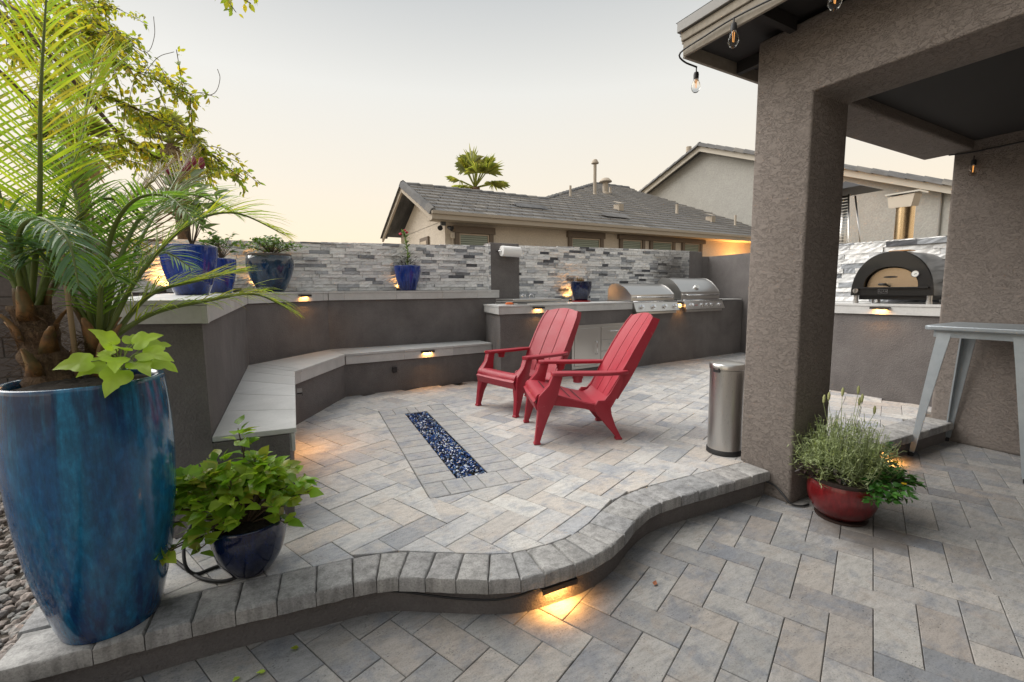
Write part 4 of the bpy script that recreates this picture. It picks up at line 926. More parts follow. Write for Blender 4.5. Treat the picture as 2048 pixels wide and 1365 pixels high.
for sx, sy in ((-1,1),(1,1),(-1,-1),(1,-1)):
    lg = []
    for z, o, ww in ((.827,.268,.055),(.60,.290,.047),(.2,.325,.034),(LOW+.045,.350,.022),(LOW+.03,.352,.020)):
        cx, cyy = TC[0]+sx*o, TC[1]+sy*(o-.03); d_ = .010
        lg.append([(cx, cyy, z), (cx-sx*ww*1.5, cyy, z), (cx-sx*ww*1.5, cyy-sy*d_, z), (cx-sx*d_, cyy-sy*d_, z), (cx-sx*d_, cyy-sy*ww*1.5, z), (cx, cyy-sy*ww*1.5, z)])
    l_ = child(tb, 'leg', MB().loft(lg), M_tab, fixn=True)
    f_ = TC[0]+sx*.342, TC[1]+sy*.312
    child(l_, 'rubber_foot', MB().lathe([(.018,LOW+.0015),(.020,LOW+.03),(.016,LOW+.034)], (f_[0], f_[1], 0), 12), M_rubber, smooth=.6)
    0 and child(l_, 'rib', MB().tube([(TC[0]+sx*.345, TC[1]+sy*.305, LOW+.07), (TC[0]+sx*.331, TC[1]+sy*.292, .12)], .006, 6), M_tab, smooth=True)

# ------------------------------------------------------------------ pots
def pot(name, label, mat, loc, prof, soil=None, n=48, rim=.012, group=None, rimmat=None):
    """glazed pot; prof = outer radius by height"""
    t = thing(name, label, 'pot', loc, 0, group)
    H_ = prof[-1][1]; R_ = prof[-1][0]; P_ = [(a, b) for a, b in spline2(prof)]
    inner = [(R_-rim*.3, H_+.004), (R_-rim, H_+.002), (R_-rim*1.3, H_-.02), (R_-rim*1.5, H_*.8)]
    child(t, 'body', MB().lathe(P_ + inner, n=n), mat, local=True, smooth=1.2)
    if rimmat: child(t, 'rim', MB().lathe([(R_+.003,H_-.022),(R_+.010,H_-.016),(R_+.010,H_+.004),(R_+.002,H_+.008),(R_-.012,H_+.006)], n=n), rimmat, local=True, smooth=1.0)
    sh = soil if soil is not None else H_-.02
    r = rnd(int(loc[0]*1000) & 255); mb = MB(); k = 9; m_ = 28; vs = [(0,0,sh+.02)]
    for i in range(1, k+1):
        for j in range(m_):
            a = 2*math.pi*j/m_; q = (R_-rim*1.1)*i/k; vs.append((q*math.cos(a), q*math.sin(a), sh + .02*(1-(i/k)**2) + r.uniform(-.006,.006)))
    fs = [(0, 1+j, 1+(j+1)%m_) for j in range(m_)] + [(1+i*m_+j, 1+(i+1)*m_+j, 1+(i+1)*m_+(j+1)%m_, 1+i*m_+(j+1)%m_) for i in range(k-1) for j in range(m_)]
    child(t, 'soil', mb.add(vs, fs), M_soil, local=True, smooth=True)
    return t
def spline2(p, n=5): return [(q.x, q.y) for q in spline([(a, b, 0) for a, b in p], n)]
BP = (-.53, 2.03, .005)
pot('glazed_pot', 'huge turquoise and deep blue glazed pot holding the palm', M_bigpot, BP, [(.138,0),(.155,.06),(.190,.22),(.213,.40),(.222,.55),(.223,.68),(.217,.80),(.212,.865)], .845, 64, .016)
pot('glazed_pot', 'small near-black navy pot on the coping holding the leafy hibiscus', M_navy, (-.095, 2.095, .005), [(.066,0),(.086,.022),(.118,.075),(.135,.135),(.139,.18),(.135,.22)], .20, 48)
zl = lambda y: ZL(0, y) + .001
POTS = 'blue pots along the ledge'
pot('glazed_pot', 'largest cobalt blue pot on the ledge, behind the palm fronds', M_cobalt, (-.42, 4.02, zl(4.0)), [(.10,0),(.128,.07),(.158,.17),(.174,.28),(.178,.345)], .32, group=POTS)
pot('glazed_pot', 'cobalt blue pot half hidden behind the largest ledge pot', M_cobalt, (-.30, 4.85, zl(4.85)), [(.09,0),(.110,.07),(.130,.17),(.141,.26),(.142,.30)], .28, group=POTS)
pot('glazed_pot', 'dark blue pot with pale drips under its brown rim, at the ledge bend', M_drip, (.13, 5.63, zl(5.6)), [(.12,0),(.155,.06),(.205,.17),(.232,.27),(.230,.35),(.205,.40)], .38, group=POTS, rimmat=Mat('brown_rim_glaze', (.10,.085,.07), .3).m)
pot('glazed_pot', 'medium cobalt pot of red cockscomb alone on the right of the ledge', M_cobalt, (1.70, 5.835, zl(5.8)), [(.10,0),(.118,.06),(.150,.16),(.168,.25),(.172,.315)], .295, group=POTS)
cp_ = pot('glazed_pot', 'navy pot with a small succulent on the kitchen counter', M_navy, (4.34, 5.62, 1.003), [(.10,0),(.115,.05),(.143,.13),(.158,.21),(.163,.29)], .26)
sau = tag(MB().lathe([(.135,.0),(.145,.004),(.147,.018),(.140,.018),(.135,.010)], (4.34,5.62,.9855), 36).build('saucer', Mat('red_plastic', (.45,.012,.012), .35).m, smooth=.6), 'bright red saucer under the navy pot on the counter', 'saucer')
BW = (2.88, 1.275, LOW+.012)
pot('planter_bowl', 'wide dark red glazed bowl planter at the foot of the column', M_redpot, BW, [(.098,0),(.130,.025),(.160,.075),(.172,.13),(.169,.185),(.158,.23)], .205, 48, .008, rimmat=Mat('worn_bowl_rim', (.05,.035,.03), .4, .4).m)
tag(MB().lathe([(.115,.0),(.126,.002),(.130,.012),(.124,.010),(.09,.006)], (BW[0],BW[1],LOW+.0015), 36).build('saucer', Mat('rusty_saucer', (.045,.025,.02), .6).m, smooth=.6), 'rusty dark saucer under the red bowl planter', 'saucer')

# ------------------------------------------------------------------ plants
L_palm = m_leaf('palm_leaf', [(.08,.16,.03), (.12,.22,.035), (.16,.27,.04), (.22,.30,.045)], .42, .55)
L_palmy = m_leaf('palm_leaf_yellow', [(.18,.27,.03), (.26,.34,.035), (.34,.38,.04), (.36,.29,.05)], .42, .58)
L_palmb = m_leaf('palm_leaf_bluish', [(.09,.18,.09), (.13,.23,.12), (.17,.27,.15)], .35, .35)
L_palmd = m_leaf('palm_leaf_dry', [(.16,.17,.04), (.20,.13,.05), (.12,.055,.03), (.13,.17,.03)], .5, .4)
M_rachis = Mat('palm_stalk', (.13,.17,.035), .45).m
def frond(parent, pts, mat, Lmax=.36, n=46, wd=.010, droop=.55, seed=0, start=.16, spread=.75, name='frond'):
    r = rnd(seed); c = spline(pts, 14); N = len(c); mb = MB()
    mb.tube(c, [.0095*(1-i/N)**.8+.0014 for i in range(N)], 5, 1, False)
    for k in range(n):
        s = start + (1-start)*(k+.5)/n; i = min(N-2, int(s*(N-1))); p = c[i].lerp(c[i+1], s*(N-1)-i); t = (c[min(N-1,i+1)]-c[max(0,i-1)]).normalized()
        side = t.cross(V((0,0,1))); side = side.normalized() if side.length > .15 else V((.87,-.48,0)); upn = side.cross(t).normalized()
        u = (s-start)/(1-start); Lk = Lmax*(.45+.55*math.sin(math.pi*min(1, u*.75+.18)))*(1 if u < .8 else 1-.55*(u-.8)/.2)
        for sg_ in (-1, 1):
            q = p + t*r.uniform(-.006,.006); ll = Lk*r.uniform(.85,1.08)
            d = (side*sg_*spread*r.uniform(.9,1.1) + t*(.55+.5*u) + upn*r.uniform(.05,.4)).normalized(); w0 = d.cross(upn).normalized(); tw = r.uniform(-.5,.5); w0 = (w0*math.cos(tw)+upn*math.sin(tw)).normalized()
            vs = []; pos = q.copy(); st = 4; ww = wd*r.uniform(.8,1.15)
            prof = (.5, 1.0, .95, .62, .04); dr = droop*r.uniform(.6,1.4)
            for j in range(st+1):
                vs += [pos - w0*ww*prof[j]*.5, pos + w0*ww*prof[j]*.5]
                dd = (d + V((0,0,-1))*dr*((j+.5)/st)**1.6).normalized(); pos = pos + dd*ll/st
            mb.add(vs, [(2*j, 2*j+1, 2*j+3, 2*j+2) for j in range(st)], 0)
    return child(parent, name, mb, [mat, M_rachis], smooth=True)
PA = [[(-.71,2.23,1.10),(-.64,2.18,1.45),(-.59,2.13,1.8),(-.53,2.09,2.16)],[(-.7,2.17,1.1),(-.71,2.14,1.35),(-.75,2.12,1.41),(-.85,2.1,1.33)],[(-.7,2.2,1.1),(-.68,2.12,1.34),(-.58,1.96,1.39),(-.49,1.85,1.32),(-.46,1.79,1.18)],[(-.7,2.25,1.1),(-.63,2.35,1.47),(-.55,2.4,1.81),(-.51,2.47,2.12)],[(-.74,2.25,1.1),(-.81,2.4,1.54),(-.9,2.55,1.89),(-.93,2.61,2.26)],[(-.7,2.28,1.1),(-.57,2.36,1.37),(-.43,2.42,1.54),(-.3,2.48,1.71)],[(-.72,2.24,1.1),(-.79,2.29,1.28),(-.88,2.34,1.25),(-.99,2.38,1.11)],[(-.71,2.23,1.1),(-.74,2.45,1.39),(-.81,2.69,1.6),(-.92,2.89,1.75)]]
PB = [[(-.51,2.16,.97),(-.36,2.17,1.08),(-.17,2.16,1.13),(-.01,2.19,1.15),(.13,2.19,1.07)],[(-.51,2.16,.97),(-.4,2.19,1.21),(-.24,2.24,1.42),(-.07,2.26,1.49),(.12,2.27,1.41)],[(-.52,2.18,.97),(-.45,2.22,1.28),(-.37,2.37,1.5),(-.22,2.48,1.59),(-.07,2.5,1.52)],[(-.52,2.16,.98),(-.47,2.18,1.32),(-.38,2.09,1.47),(-.26,1.97,1.49),(-.16,1.84,1.38)],[(-.53,2.19,.98),(-.54,2.25,1.32),(-.58,2.32,1.55),(-.65,2.44,1.71)],[(-.5,2.15,.97),(-.36,2.11,1.24),(-.25,2.0,1.31),(-.14,1.87,1.24),(-.1,1.78,1.13)],[(-.53,2.19,.98),(-.56,2.16,1.24),(-.63,2.15,1.31),(-.68,2.12,1.27)],[(-.5,2.17,.97),(-.37,2.22,1.15),(-.21,2.25,1.21),(-.06,2.29,1.25)],[(-.53,2.2,.98),(-.52,2.33,1.42),(-.55,2.5,1.74),(-.51,2.57,2.01)],[(-.52,2.19,.98),(-.42,2.45,1.38),(-.35,2.66,1.59),(-.25,2.75,1.83)]]
def palm_trunk(parent, base, top, r0, r1, seed, boots):
    r = rnd(seed); A, B = V(base), V(top); mb = MB(); n = 16; k = 22; secs = []
    for i in range(k+1):
        t = i/k; c = A.lerp(B, t); q = r0*(1-t)+r1*t; q *= 1 + .10*math.sin(t*21) if i else 1.15
        secs.append([c + V((math.cos(2*math.pi*j/n)*q*(1+.14*noise.noise(V((j*.9,i*.8,seed)))), math.sin(2*math.pi*j/n)*q*(1+.14*noise.noise(V((j*.9,i*.8,seed)))), 0)) for j in range(n)])
    tr_ = child(parent, 'trunk', mb.loft(secs), M_fibre, smooth=True)
    fb = MB()
    for i in range(900):                     # loose fibres
        t = r.random(); a = r.uniform(0, 6.28); c = A.lerp(B, t); q = r0*(1-t)+r1*t; p = c + V((math.cos(a)*q, math.sin(a)*q, 0)); d = V((math.cos(a+r.uniform(-1.4,1.4)), math.sin(a+r.uniform(-1.4,1.4)), r.uniform(-.8,1.2)))*r.uniform(.02,.06)
        s = d.cross(V((0,0,1))).normalized()*.0011; fb.add([p-s, p+s, p+d*.6+V((0,0,-.006)), p+d+V((0,0,-.012))], [(0,1,2),(1,3,2)])
    tag(child(tr_, 'fibres', fb, M_fibre), kind='stuff')
    M_boot = (lambda a_: (a_.color(a_.ramp(a_.noise(a_.coord('World', (1,1,.5)), 22, 3), [(.35, (.13,.10,.04)), (.5, (.26,.13,.045)), (.62, (.13,.075,.04)), (.75, (.18,.17,.04))])), a_.m)[1])(Mat('cut_boot', rough=.6))
    for i in range(boots):                   # old leaf bases hugging the trunk
        t = .08 + .9*i/boots; a = i*2.4 + seed; c = A.lerp(B, t); q = r0*(1-t)+r1*t; d = V((math.cos(a), math.sin(a), 0)); s = V((-d.y, d.x, 0))
        p0 = c + d*q*.80; hh = r.uniform(.07,.14)
        secs = []
        for u in (0, .45, .8, 1.0):
            w_ = .024*(1-u)**.6+.006; cc = p0 + V((0,0,hh*u)) + d*(.004+.040*u*u); secs.append([cc - s*w_ - d*.002, cc + d*.007, cc + s*w_ - d*.002, cc - d*.006])
        child(tr_, 'leaf_base', MB().loft(secs), M_boot, smooth=True)
palm = thing('date_palm', 'bushy date palm with two shaggy trunks and long drooping fronds', 'palm', (-.6, 2.18, .85))
palm_trunk(palm, (-.635,2.10,.84), (-.705,2.21,1.12), .066, .050, 2, 11)
palm_trunk(palm, (-.50,2.11,.85), (-.52,2.16,1.01), .040, .030, 5, 8)
for i, p in enumerate(PA):
    if i == 7: continue
    frond(palm, p, [L_palmy, L_palm, L_palmb, L_palmy, L_palmy, L_palmd, L_palmb, L_palm][i], [.36,.18,.15,.32,.34,.22,.16,.28][i], 50, .0072, [.30,.8,1.1,.35,.35,.35,.9,.5][i], 10+i)
for i, p in enumerate(PB):
    if i in (5, 8): continue
    frond(palm, p, [L_palmy, L_palmy, L_palm, L_palm, L_palm, L_palm, L_palmb, L_palmy, L_palm, L_palmd][i], [.22,.25,.24,.15,.22,.18,.15,.22,.28,.26][i], 54, .0060, [.75,.55,.5,.8,.4,.8,.8,.5,.35,.3][i], 30+i)
rr = rnd(77)
for k in range(6):                           # filling fronds inside the crown
    a = rr.uniform(0, 6.28); b0 = V((-.70,2.22,1.08)) if k % 2 else V((-.52,2.17,.98)); h = rr.uniform(.2,.5); l = rr.uniform(.25,.5); d = V((math.cos(a), math.sin(a)*.8+.2, 0))
    frond(palm, [b0, b0+d*l*.35+V((0,0,h*.6)), b0+d*l*.75+V((0,0,h*.9)), b0+d*l*1.15+V((0,0,h*.75))], rr.choice([L_palm, L_palm, L_palmb, L_palmy]), .16, 36, .0066, .7, 60+k)
# bare young canes
child(palm, 'cane', MB().tube([(-.565,2.09,.86),(-.57,2.10,1.1),(-.575,2.11,1.26),(-.572,2.115,1.36)], [.009,.008,.007,.004], 8), Mat('dry_cane', (.30,.21,.12), .7).m, smooth=True)

def leaf(mb, p, d, up, Lf, W, m=0, bend=.25, fold=.25, shape=(0,.55,.5,.26,0)):
    """folded, arched leaf blade; one island"""
    d = d.normalized(); s = d.cross(up)
    if s.length < 1e-4: s = d.orthogonal()
    s = s.normalized(); n = s.cross(d).normalized(); k = len(shape); C, Lx, Rx = [], [], []
    for i in range(k):
        t = i/(k-1); c = p + d*Lf*t - n*bend*Lf*t*t; C.append(c); w_ = W*shape[i]; Lx.append(c - s*w_ + n*w_*fold); Rx.append(c + s*w_ + n*w_*fold)
    vs = C + Lx[1:-1] + Rx[1:-1]; q = k-2; f = []
    li = lambda i: k + i-1; ri = lambda i: k+q + i-1
    for i in range(k-1):
        if i == 0: f += [(0, 1, li(1)), (0, ri(1), 1)]
        elif i == k-2: f += [(i, i+1, li(i)), (i, ri(i), i+1)]
        else: f += [(i, i+1, li(i+1), li(i)), (i, ri(i), ri(i+1), i+1)]
    mb.add(vs, f, m)
L_hib = m_leaf('hibiscus_leaf', [(.19,.36,.035), (.26,.43,.045), (.33,.49,.055), (.42,.53,.07), (.14,.27,.03), (.45,.42,.08)], .32, .42)
def shrub(name, label, cat, base, stems, mat, Lr, Wr, per, seed, spread=1.0, stem_r=.004, group=None, clus=None):
    r = rnd(seed); t = thing(name, label, cat, base, 0, group); st = MB(); lv = MB()
    for tip in stems:
        A, B = V(base), V(tip); mid = A.lerp(B, .5) + V((r.uniform(-.02,.02), r.uniform(-.02,.02), .03)); c = spline([A, mid, B], 6)
        st.tube(c, [stem_r*(1-.6*i/len(c)) for i in range(len(c))], 5)
        for k in range(per):
            u = r.random()**.6*.75+.25 if clus is None else (1 - abs(r.gauss(0, clus))); u = max(.15, min(1, u)); i = min(len(c)-2, int(u*(len(c)-1))); p = c[i].lerp(c[i+1], u*(len(c)-1)-i)
            a = r.uniform(0, 6.283); d = V((math.cos(a), math.sin(a), r.uniform(-.55,.8)))*spread; d += (B-A).normalized()*.45; upv = V((r.gauss(0,.55), r.gauss(-.2,.55), 1))
            Lf = r.uniform(*Lr); q = p + d.normalized()*r.uniform(.005,.025); leaf(lv, q, d, upv, Lf, Lf*r.uniform(*Wr), 0, r.uniform(.05,.45), .22)
    child(t, 'stems', st, M_wood, smooth=True); tag(child(t, 'leaves', lv, mat, smooth=True), kind='stuff'); return t
# hibiscus in the small pot: whorls of leaves at branch ends
r_ = rnd(8); hb = V((-.105,2.095,.20)); tips = []
for k in range(92):
    a = r_.uniform(0, 6.28); e = r_.uniform(-.05, 1.25); R_ = r_.uniform(.12,.23); tips.append(hb + V((math.cos(a)*math.cos(e)*R_*1.12-.02, math.sin(a)*math.cos(e)*R_*.85-.01, .08+math.sin(e)*R_*1.0)))
tips += [hb + V(p) for p in ((.0,-.02,.42),(.02,-.01,.36),(-.31,-.14,.0),(-.27,-.12,.02),(-.20,.02,.25),(.22,-.08,.18),(.24,-.09,.13),(.10,-.1,.28),(-.16,-.13,.0),(.15,-.12,.03))]
shrub('hibiscus', 'leafy bright green hibiscus in the small navy pot', 'plant', tuple(hb), tips, L_hib, (.040,.070), (.58,.72), 10, 4, 1, .0045, clus=.11)
# lime sweet potato vine in the big pot: broad lobed leaves
L_vine = m_leaf('lime_vine_leaf', [(.40,.58,.06), (.47,.64,.08), (.52,.66,.11)], .4, .4)
vine = thing('potato_vine', 'lime green potato vine with broad lobed leaves at the rim of the huge pot', 'plant', (-.42, 1.95, .87))
r_ = rnd(12); OUT = [(.02,0),(-.06,-.10),(-.08,-.22),(0,-.34),(.14,-.42),(.30,-.45),(.44,-.42),(.52,-.35),(.56,-.26),(.60,-.22),(.68,-.22),(.78,-.17),(.90,-.08),(1.0,0),(.90,.08),(.78,.17),(.68,.22),(.60,.22),(.56,.26),(.52,.35),(.44,.42),(.30,.45),(.14,.42),(0,.34),(-.08,.22),(-.06,.10)]
def lobed(mb, p, d, up, Lf):
    d = d.normalized(); s = d.cross(up).normalized(); n = s.cross(d).normalized(); k = len(OUT); f = lambda x, y: p + d*Lf*x + s*Lf*y + n*Lf*(-.34*x*x + .34*abs(y) - .55*y*y + .035*math.sin(x*11+y*7))
    vs = [f(.3, 0)] + [f(.3+(x-.3)*.5, y*.5) for x, y in OUT] + [f(x, y) for x, y in OUT]
    mb.add(vs, [(0, 1+i, 1+(i+1)%k) for i in range(k)] + [(1+i, 1+k+i, 1+k+(i+1)%k, 1+(i+1)%k) for i in range(k)])
for (x, y, z, dx, dy, dz, Lf) in ((-.40,1.84,.905,-.25,-.95,-.55,.145),(-.50,1.86,.945,-.9,-.35,.05,.13),(-.43,1.92,1.0,-.35,-.5,.75,.12),(-.33,1.90,.965,.8,-.45,-.05,.14),(-.36,1.93,1.0,.75,-.2,.45,.12),(-.42,1.86,.955,.2,-.9,-.1,.13),(-.30,1.93,.93,.85,-.2,-.35,.12),(-.46,1.90,.93,-.7,-.7,-.15,.12),(-.38,1.96,1.0,.2,.6,.5,.10),(-.35,1.86,.93,.55,-.8,-.2,.12),(-.45,1.96,.96,-.6,.5,.3,.10),(-.31,1.97,.98,.8,.4,.2,.10),(-.40,1.89,.985,.1,-.75,.35,.11)):
    x, y, z = -.405+(x+.405)*.72, 1.925+(y-1.925)*.72, .945+(z-.945)*.8; mb = MB(); p = V((x,y,z)); lobed(mb, p, V((dx,dy,dz)), V((.25,-.75,.75)), Lf*.66); child(vine, 'leaf', mb, L_vine, smooth=True)
    child(vine, 'stalk', MB().tube(spline([(-.42+r_.uniform(-.03,.03),1.96,.86),(x*.5-.21,y*.5+.975,z*.6+.37),(x,y,z)], 4), .0022, 5), Mat('vine_stalk', (.22,.30,.06), .5).m, smooth=True)
# plants on the ledge
L_grey = m_leaf('greygreen_leaf', [(.13,.19,.09), (.18,.24,.12), (.10,.17,.06)], .5, .35)
L_shr = m_leaf('small_green_leaf', [(.07,.14,.03), (.11,.19,.04), (.15,.23,.06)], .4, .3)
L_dk = m_leaf('dark_purple_leaf', [(.022,.012,.016), (.035,.02,.02), (.015,.02,.012)], .4, .15)
def tuft(name, label, base, n, h, rad, mat, Lr, Wr, seed, group=None, per=8, cat='plant'):
    r = rnd(seed); tp = []
    for k in range(n): a = r.uniform(0,6.28); q = rad*math.sqrt(r.random()); tp.append((base[0]+q*math.cos(a), base[1]+q*math.sin(a), base[2]+h*r.uniform(.55,1)*(1-.35*(q/rad)**2)))
    return shrub(name, label, cat, base, tp, mat, Lr, Wr, per, seed+1, 1, .0035, group)
can = tuft('flowering_plant', 'tall grey-green plant with dark red buds in the largest cobalt ledge pot', (-.40,4.02,zl(4)+.34), 16, .58, .20, L_grey, (.08,.15), (.30,.45), 21)
r_ = rnd(9)
for k in range(7):
    p = V((-.40+r_.uniform(-.14,.14), 4.02+r_.uniform(-.1,.1), zl(4)+.34+r_.uniform(.46,.60))); child(can, 'bud', MB().lathe([(.001,0),(.013,.02),(.016,.04),(.009,.07),(.001,.085)], tuple(p), 8), Mat('dark_red_petal', (.20,.012,.03), .6).m, smooth=True)
tuft('leafy_plant', 'low green plant in the half hidden cobalt ledge pot', (-.27,4.85,zl(4.85)+.30), 22, .26, .22, L_shr, (.03,.06), (.4,.6), 25)
tuft('leafy_shrub', 'small leaved bushy shrub in the dark blue drip glazed pot', (.15,5.63,zl(5.6)+.39), 46, .22, .34, L_shr, (.03,.055), (.42,.6), 27, per=11)
ck = thing('cockscomb', 'single upright cockscomb with crimson heads above dark foliage in the medium cobalt pot', 'plant', (1.70,5.835,zl(5.8)+.31))
r_ = rnd(31); b0 = V((1.70,5.835,zl(5.8)+.30)); lv = MB(); lv2 = MB(); sp = spline([b0, b0+V((.01,0,.2)), b0+V((-.02,0,.38)), b0+V((-.035,0,.44))], 8)
child(ck, 'stem', MB().tube(sp, .008, 6), Mat('green_stem', (.22,.30,.10), .5).m, smooth=True)
for k in range(60):
    u = .08+.85*r_.random(); p = sp[int(u*(len(sp)-1))]; a = r_.uniform(0,6.28); leaf(lv, p, V((math.cos(a), math.sin(a), .9)), V((0,0,1)), r_.uniform(.06,.11), .022, 0, .2, .2)
child(ck, 'leaves', lv, L_grey, smooth=True)
for k in range(110):
    a = r_.uniform(0,6.28); q = r_.uniform(.02,.19); leaf(lv2, b0+V((math.cos(a)*q, math.sin(a)*q, r_.uniform(0,.12))), V((math.cos(a), math.sin(a), r_.uniform(.1,.9))), V((0,0,1)), r_.uniform(.04,.08), .014)
child(ck, 'dark_foliage', lv2, L_dk, smooth=True)
M_crim = Mat('crimson_petal', (.50,.02,.06), .7).m
for dx, dz in ((-.07,.42),(-.025,.46),(.01,.445)):
    c = b0 + V((dx, r_.uniform(-.02,.02), dz)); mb = MB(); 
    mb.add([c + V((v.x*.022*r_.uniform(.7,1.3), v.y*.022*r_.uniform(.7,1.3), v.z*.018)) for v in iv], ifc); child(ck, 'flower_head', mb, M_crim)
su = thing('succulent', 'small red-tipped succulent in the navy counter pot', 'plant', (4.32,5.62,1.28)); lv = MB(); r_ = rnd(33)
for k in range(34):
    a = r_.uniform(0,6.28); q = r_.uniform(0,.06); leaf(lv, V((4.31+q*math.cos(a),5.62+q*math.sin(a),1.265)), V((math.cos(a)*.4,math.sin(a)*.4,1)), V((0,1,.1)), r_.uniform(.05,.11), .016, 0, .1, .4)
child(su, 'leaves', lv, m_leaf('succulent_leaf', [(.20,.22,.05),(.35,.12,.05),(.25,.28,.08)], .4, .15), smooth=True)
# bowl planter: lavender, lantana, dark vine
lav = thing('lavender', 'grey-green lavender bush with a few flower spikes in the red bowl', 'plant', (2.90,1.31,.0)); r_ = rnd(41); b0 = V((2.89,1.30,.04)); st = MB(); lv = MB()
L_lav = m_leaf('lavender_leaf', [(.24,.29,.15), (.31,.36,.20), (.37,.42,.23), (.28,.32,.12)], .6, .35)
for k in range(420):
    a = r_.uniform(0,6.28); e = math.asin(r_.uniform(-.12,.98)); q = r_.uniform(.15,.25); tip = b0 + V((q*math.cos(a)*math.cos(e)*1.1+.02, q*math.sin(a)*math.cos(e), .15+q*math.sin(e)*1.05)); tip += V((r_.gauss(0,.03), r_.gauss(0,.03), 0)); mid = b0.lerp(tip, .5) + V((math.cos(a)*.045+r_.gauss(0,.02), math.sin(a)*.045+r_.gauss(0,.02), r_.gauss(-.03,.02))); c = spline([b0+V((r_.uniform(-.04,.04), r_.uniform(-.04,.04), 0)), mid, tip], 5); st.tube(c, .0013, 3, 0, False)
    for j in range(20):
        u = .30+.7*r_.random(); p = c[min(len(c)-1, int(u*(len(c)-1)+.5))]; d = V((r_.gauss(0,1), r_.gauss(0,1), r_.uniform(-.6,.9))); leaf(lv, p, d, V((0,0,1)), r_.uniform(.018,.042), .0050, 0, .1, .1, (0,.6,0))
child(lav, 'stems', st, L_lav); tag(child(lav, 'leaves', lv, L_lav), kind='stuff')
M_spk = Mat('faded_lavender_flower', (.30,.31,.13), .9).m
for k, (x, y, h) in enumerate(((-.12,.05,.46),(-.03,.0,.50),(-.07,.05,.47),(.10,-.02,.50),(.08,-.05,.46),(.17,.0,.42),(.24,-.05,.37))):
    A = b0+V((x*.4,y*.4,.1)); B = b0+V((x,y,h)); sp_ = child(lav, 'flower_spike', MB().tube([B, B+V((.002,0,.012)), B+V((.003,0,.035)), B+V((.004,0,.05))], [.003,.007,.008,.003], 8), M_spk, smooth=True); child(sp_, 'stalk', MB().tube(spline([A, A.lerp(B,.5)+V((0,0,.03)), B], 4), .0014, 4), L_lav)
L_lan = m_leaf('lantana_leaf', [(.03,.11,.018), (.05,.15,.025), (.08,.20,.035)], .4, .3)
bl = V((2.95,1.20,.03)); r_ = rnd(43); tp = []
for k in range(60):
    a = r_.uniform(-2.6,.9); q = .25*math.sqrt(r_.random()); tp.append(bl + V((q*math.cos(a), q*math.sin(a), r_.uniform(-.04,.14)*(1 if q < .16 else .6))))
tp += [bl+V(p) for p in ((.25,-.05,.10),(.29,-.08,.02),(.28,-.12,-.06),(.15,-.02,.22),(.20,-.02,.18))]
lan = shrub('lantana', 'dark green lantana with yellow flowers spilling over the red bowl', 'plant', tuple(bl), tp, L_lan, (.024,.046), (.44,.6), 17, 44, 1, .0025)
M_yel = Mat('yellow_petal', (.75,.50,.02), .6).m
for p in ((.12,-.09,.145),(.10,-.16,.03),(.02,-.17,.07)):
    c = bl+V(p); mb = MB()
    for k in range(12): a = k*.55; q = .012*math.sqrt((k+.5)/12); mb.add([c+V((q*math.cos(a)+v.x*.0042, q*math.sin(a)+v.y*.0042, v.z*.003+.004-q*.15)) for v in iv], ifc)
    child(lan, 'flower', mb, M_yel)
dv = tuft('purple_vine', 'dark purple leaved vine at the column side of the red bowl', (2.80,1.33,.0), 16, .16, .14, L_dk, (.045,.08), (.32,.5), 47, per=7)
# fallen leaves on the paving
r_ = rnd(50)
for k, (x, y, z) in enumerate(((-.06,1.70,LOW),(-.14,1.72,LOW),(.05,1.76,LOW),(1.47,1.36,LOW),(.55,1.2,LOW),(-.72,1.6,-.05))):
    mb = MB(); leaf(mb, V((x,y,z+.006)), V((r_.gauss(0,1), r_.gauss(0,1), .05)), V((0,0,1)), .03, .018, 0, -.15, .3)
    lab = ['yellow fallen leaf on the lower paving left of the curved step', 'pale fallen leaf furthest left on the lower paving', 'small fallen leaf against the foot of the step', 'brown fallen leaf at the inner bend of the step', 'fallen leaf alone on the lower paving', 'fallen leaf on the gravel'][k]
    tag(mb.build('fallen_leaf', [L_vine, L_vine, L_palmy, Mat('brown_leaf', (.25,.09,.04), .8).m, L_palmy, L_vine][k]), lab, 'leaf', 'fallen leaves')

# ------------------------------------------------------------------ neighbouring houses
M_rt = (lambda a: (lambda c: (a.color(c), a.bump(a.noise(a.coord('World'), 12, 3), .3, .02), a.m)[2])(a.mix(1.0, a.mix(1.0, a.ramp(a.random(), [(0,(.11,.108,.107)),(.5,(.145,.14,.135)),(.8,(.105,.105,.108)),(1,(.19,.175,.155))]), a.ramp(a.noise(a.coord('World', (1,.15,.15)), 3.3, 4, .8), [(.35,.62),(.65,1.3)]), 'MULTIPLY'), a.ramp(a.noise(a.coord('World'), 40, 3), [(.3,.85),(.7,1.1)]), 'MULTIPLY')))(Mat('concrete_roof_tile', rough=.9))
M_rte = Mat('pale_tile_edge', (.32,.30,.275), .9).m  # front edges of the roof tiles, paler than their tops
M_trim = Mat('window_surround_paint', (.17,.135,.105), .85).m; M_fasc = Mat('pale_fascia_paint', (.42,.36,.285), .8).m
M_pane = (lambda a: (a.b.inputs.__getitem__('Coat Weight').__setattr__('default_value', .5), a.m)[1])(Mat('window_glass_green', (.10,.125,.10), .08))
M_slat = Mat('green_grey_blind', (.26,.30,.235), .5).m; M_wfr = Mat('almond_window_frame', (.50,.41,.31), .6).m
h1 = thing('tile_roof_house', 'single-storey cream house with grey tile roof and brown window surrounds beyond the wall', 'house', (8, 10, LOW))
X0, X1, YE, ZE, K = 3.12, 15.3, 8.9, 2.66, .45
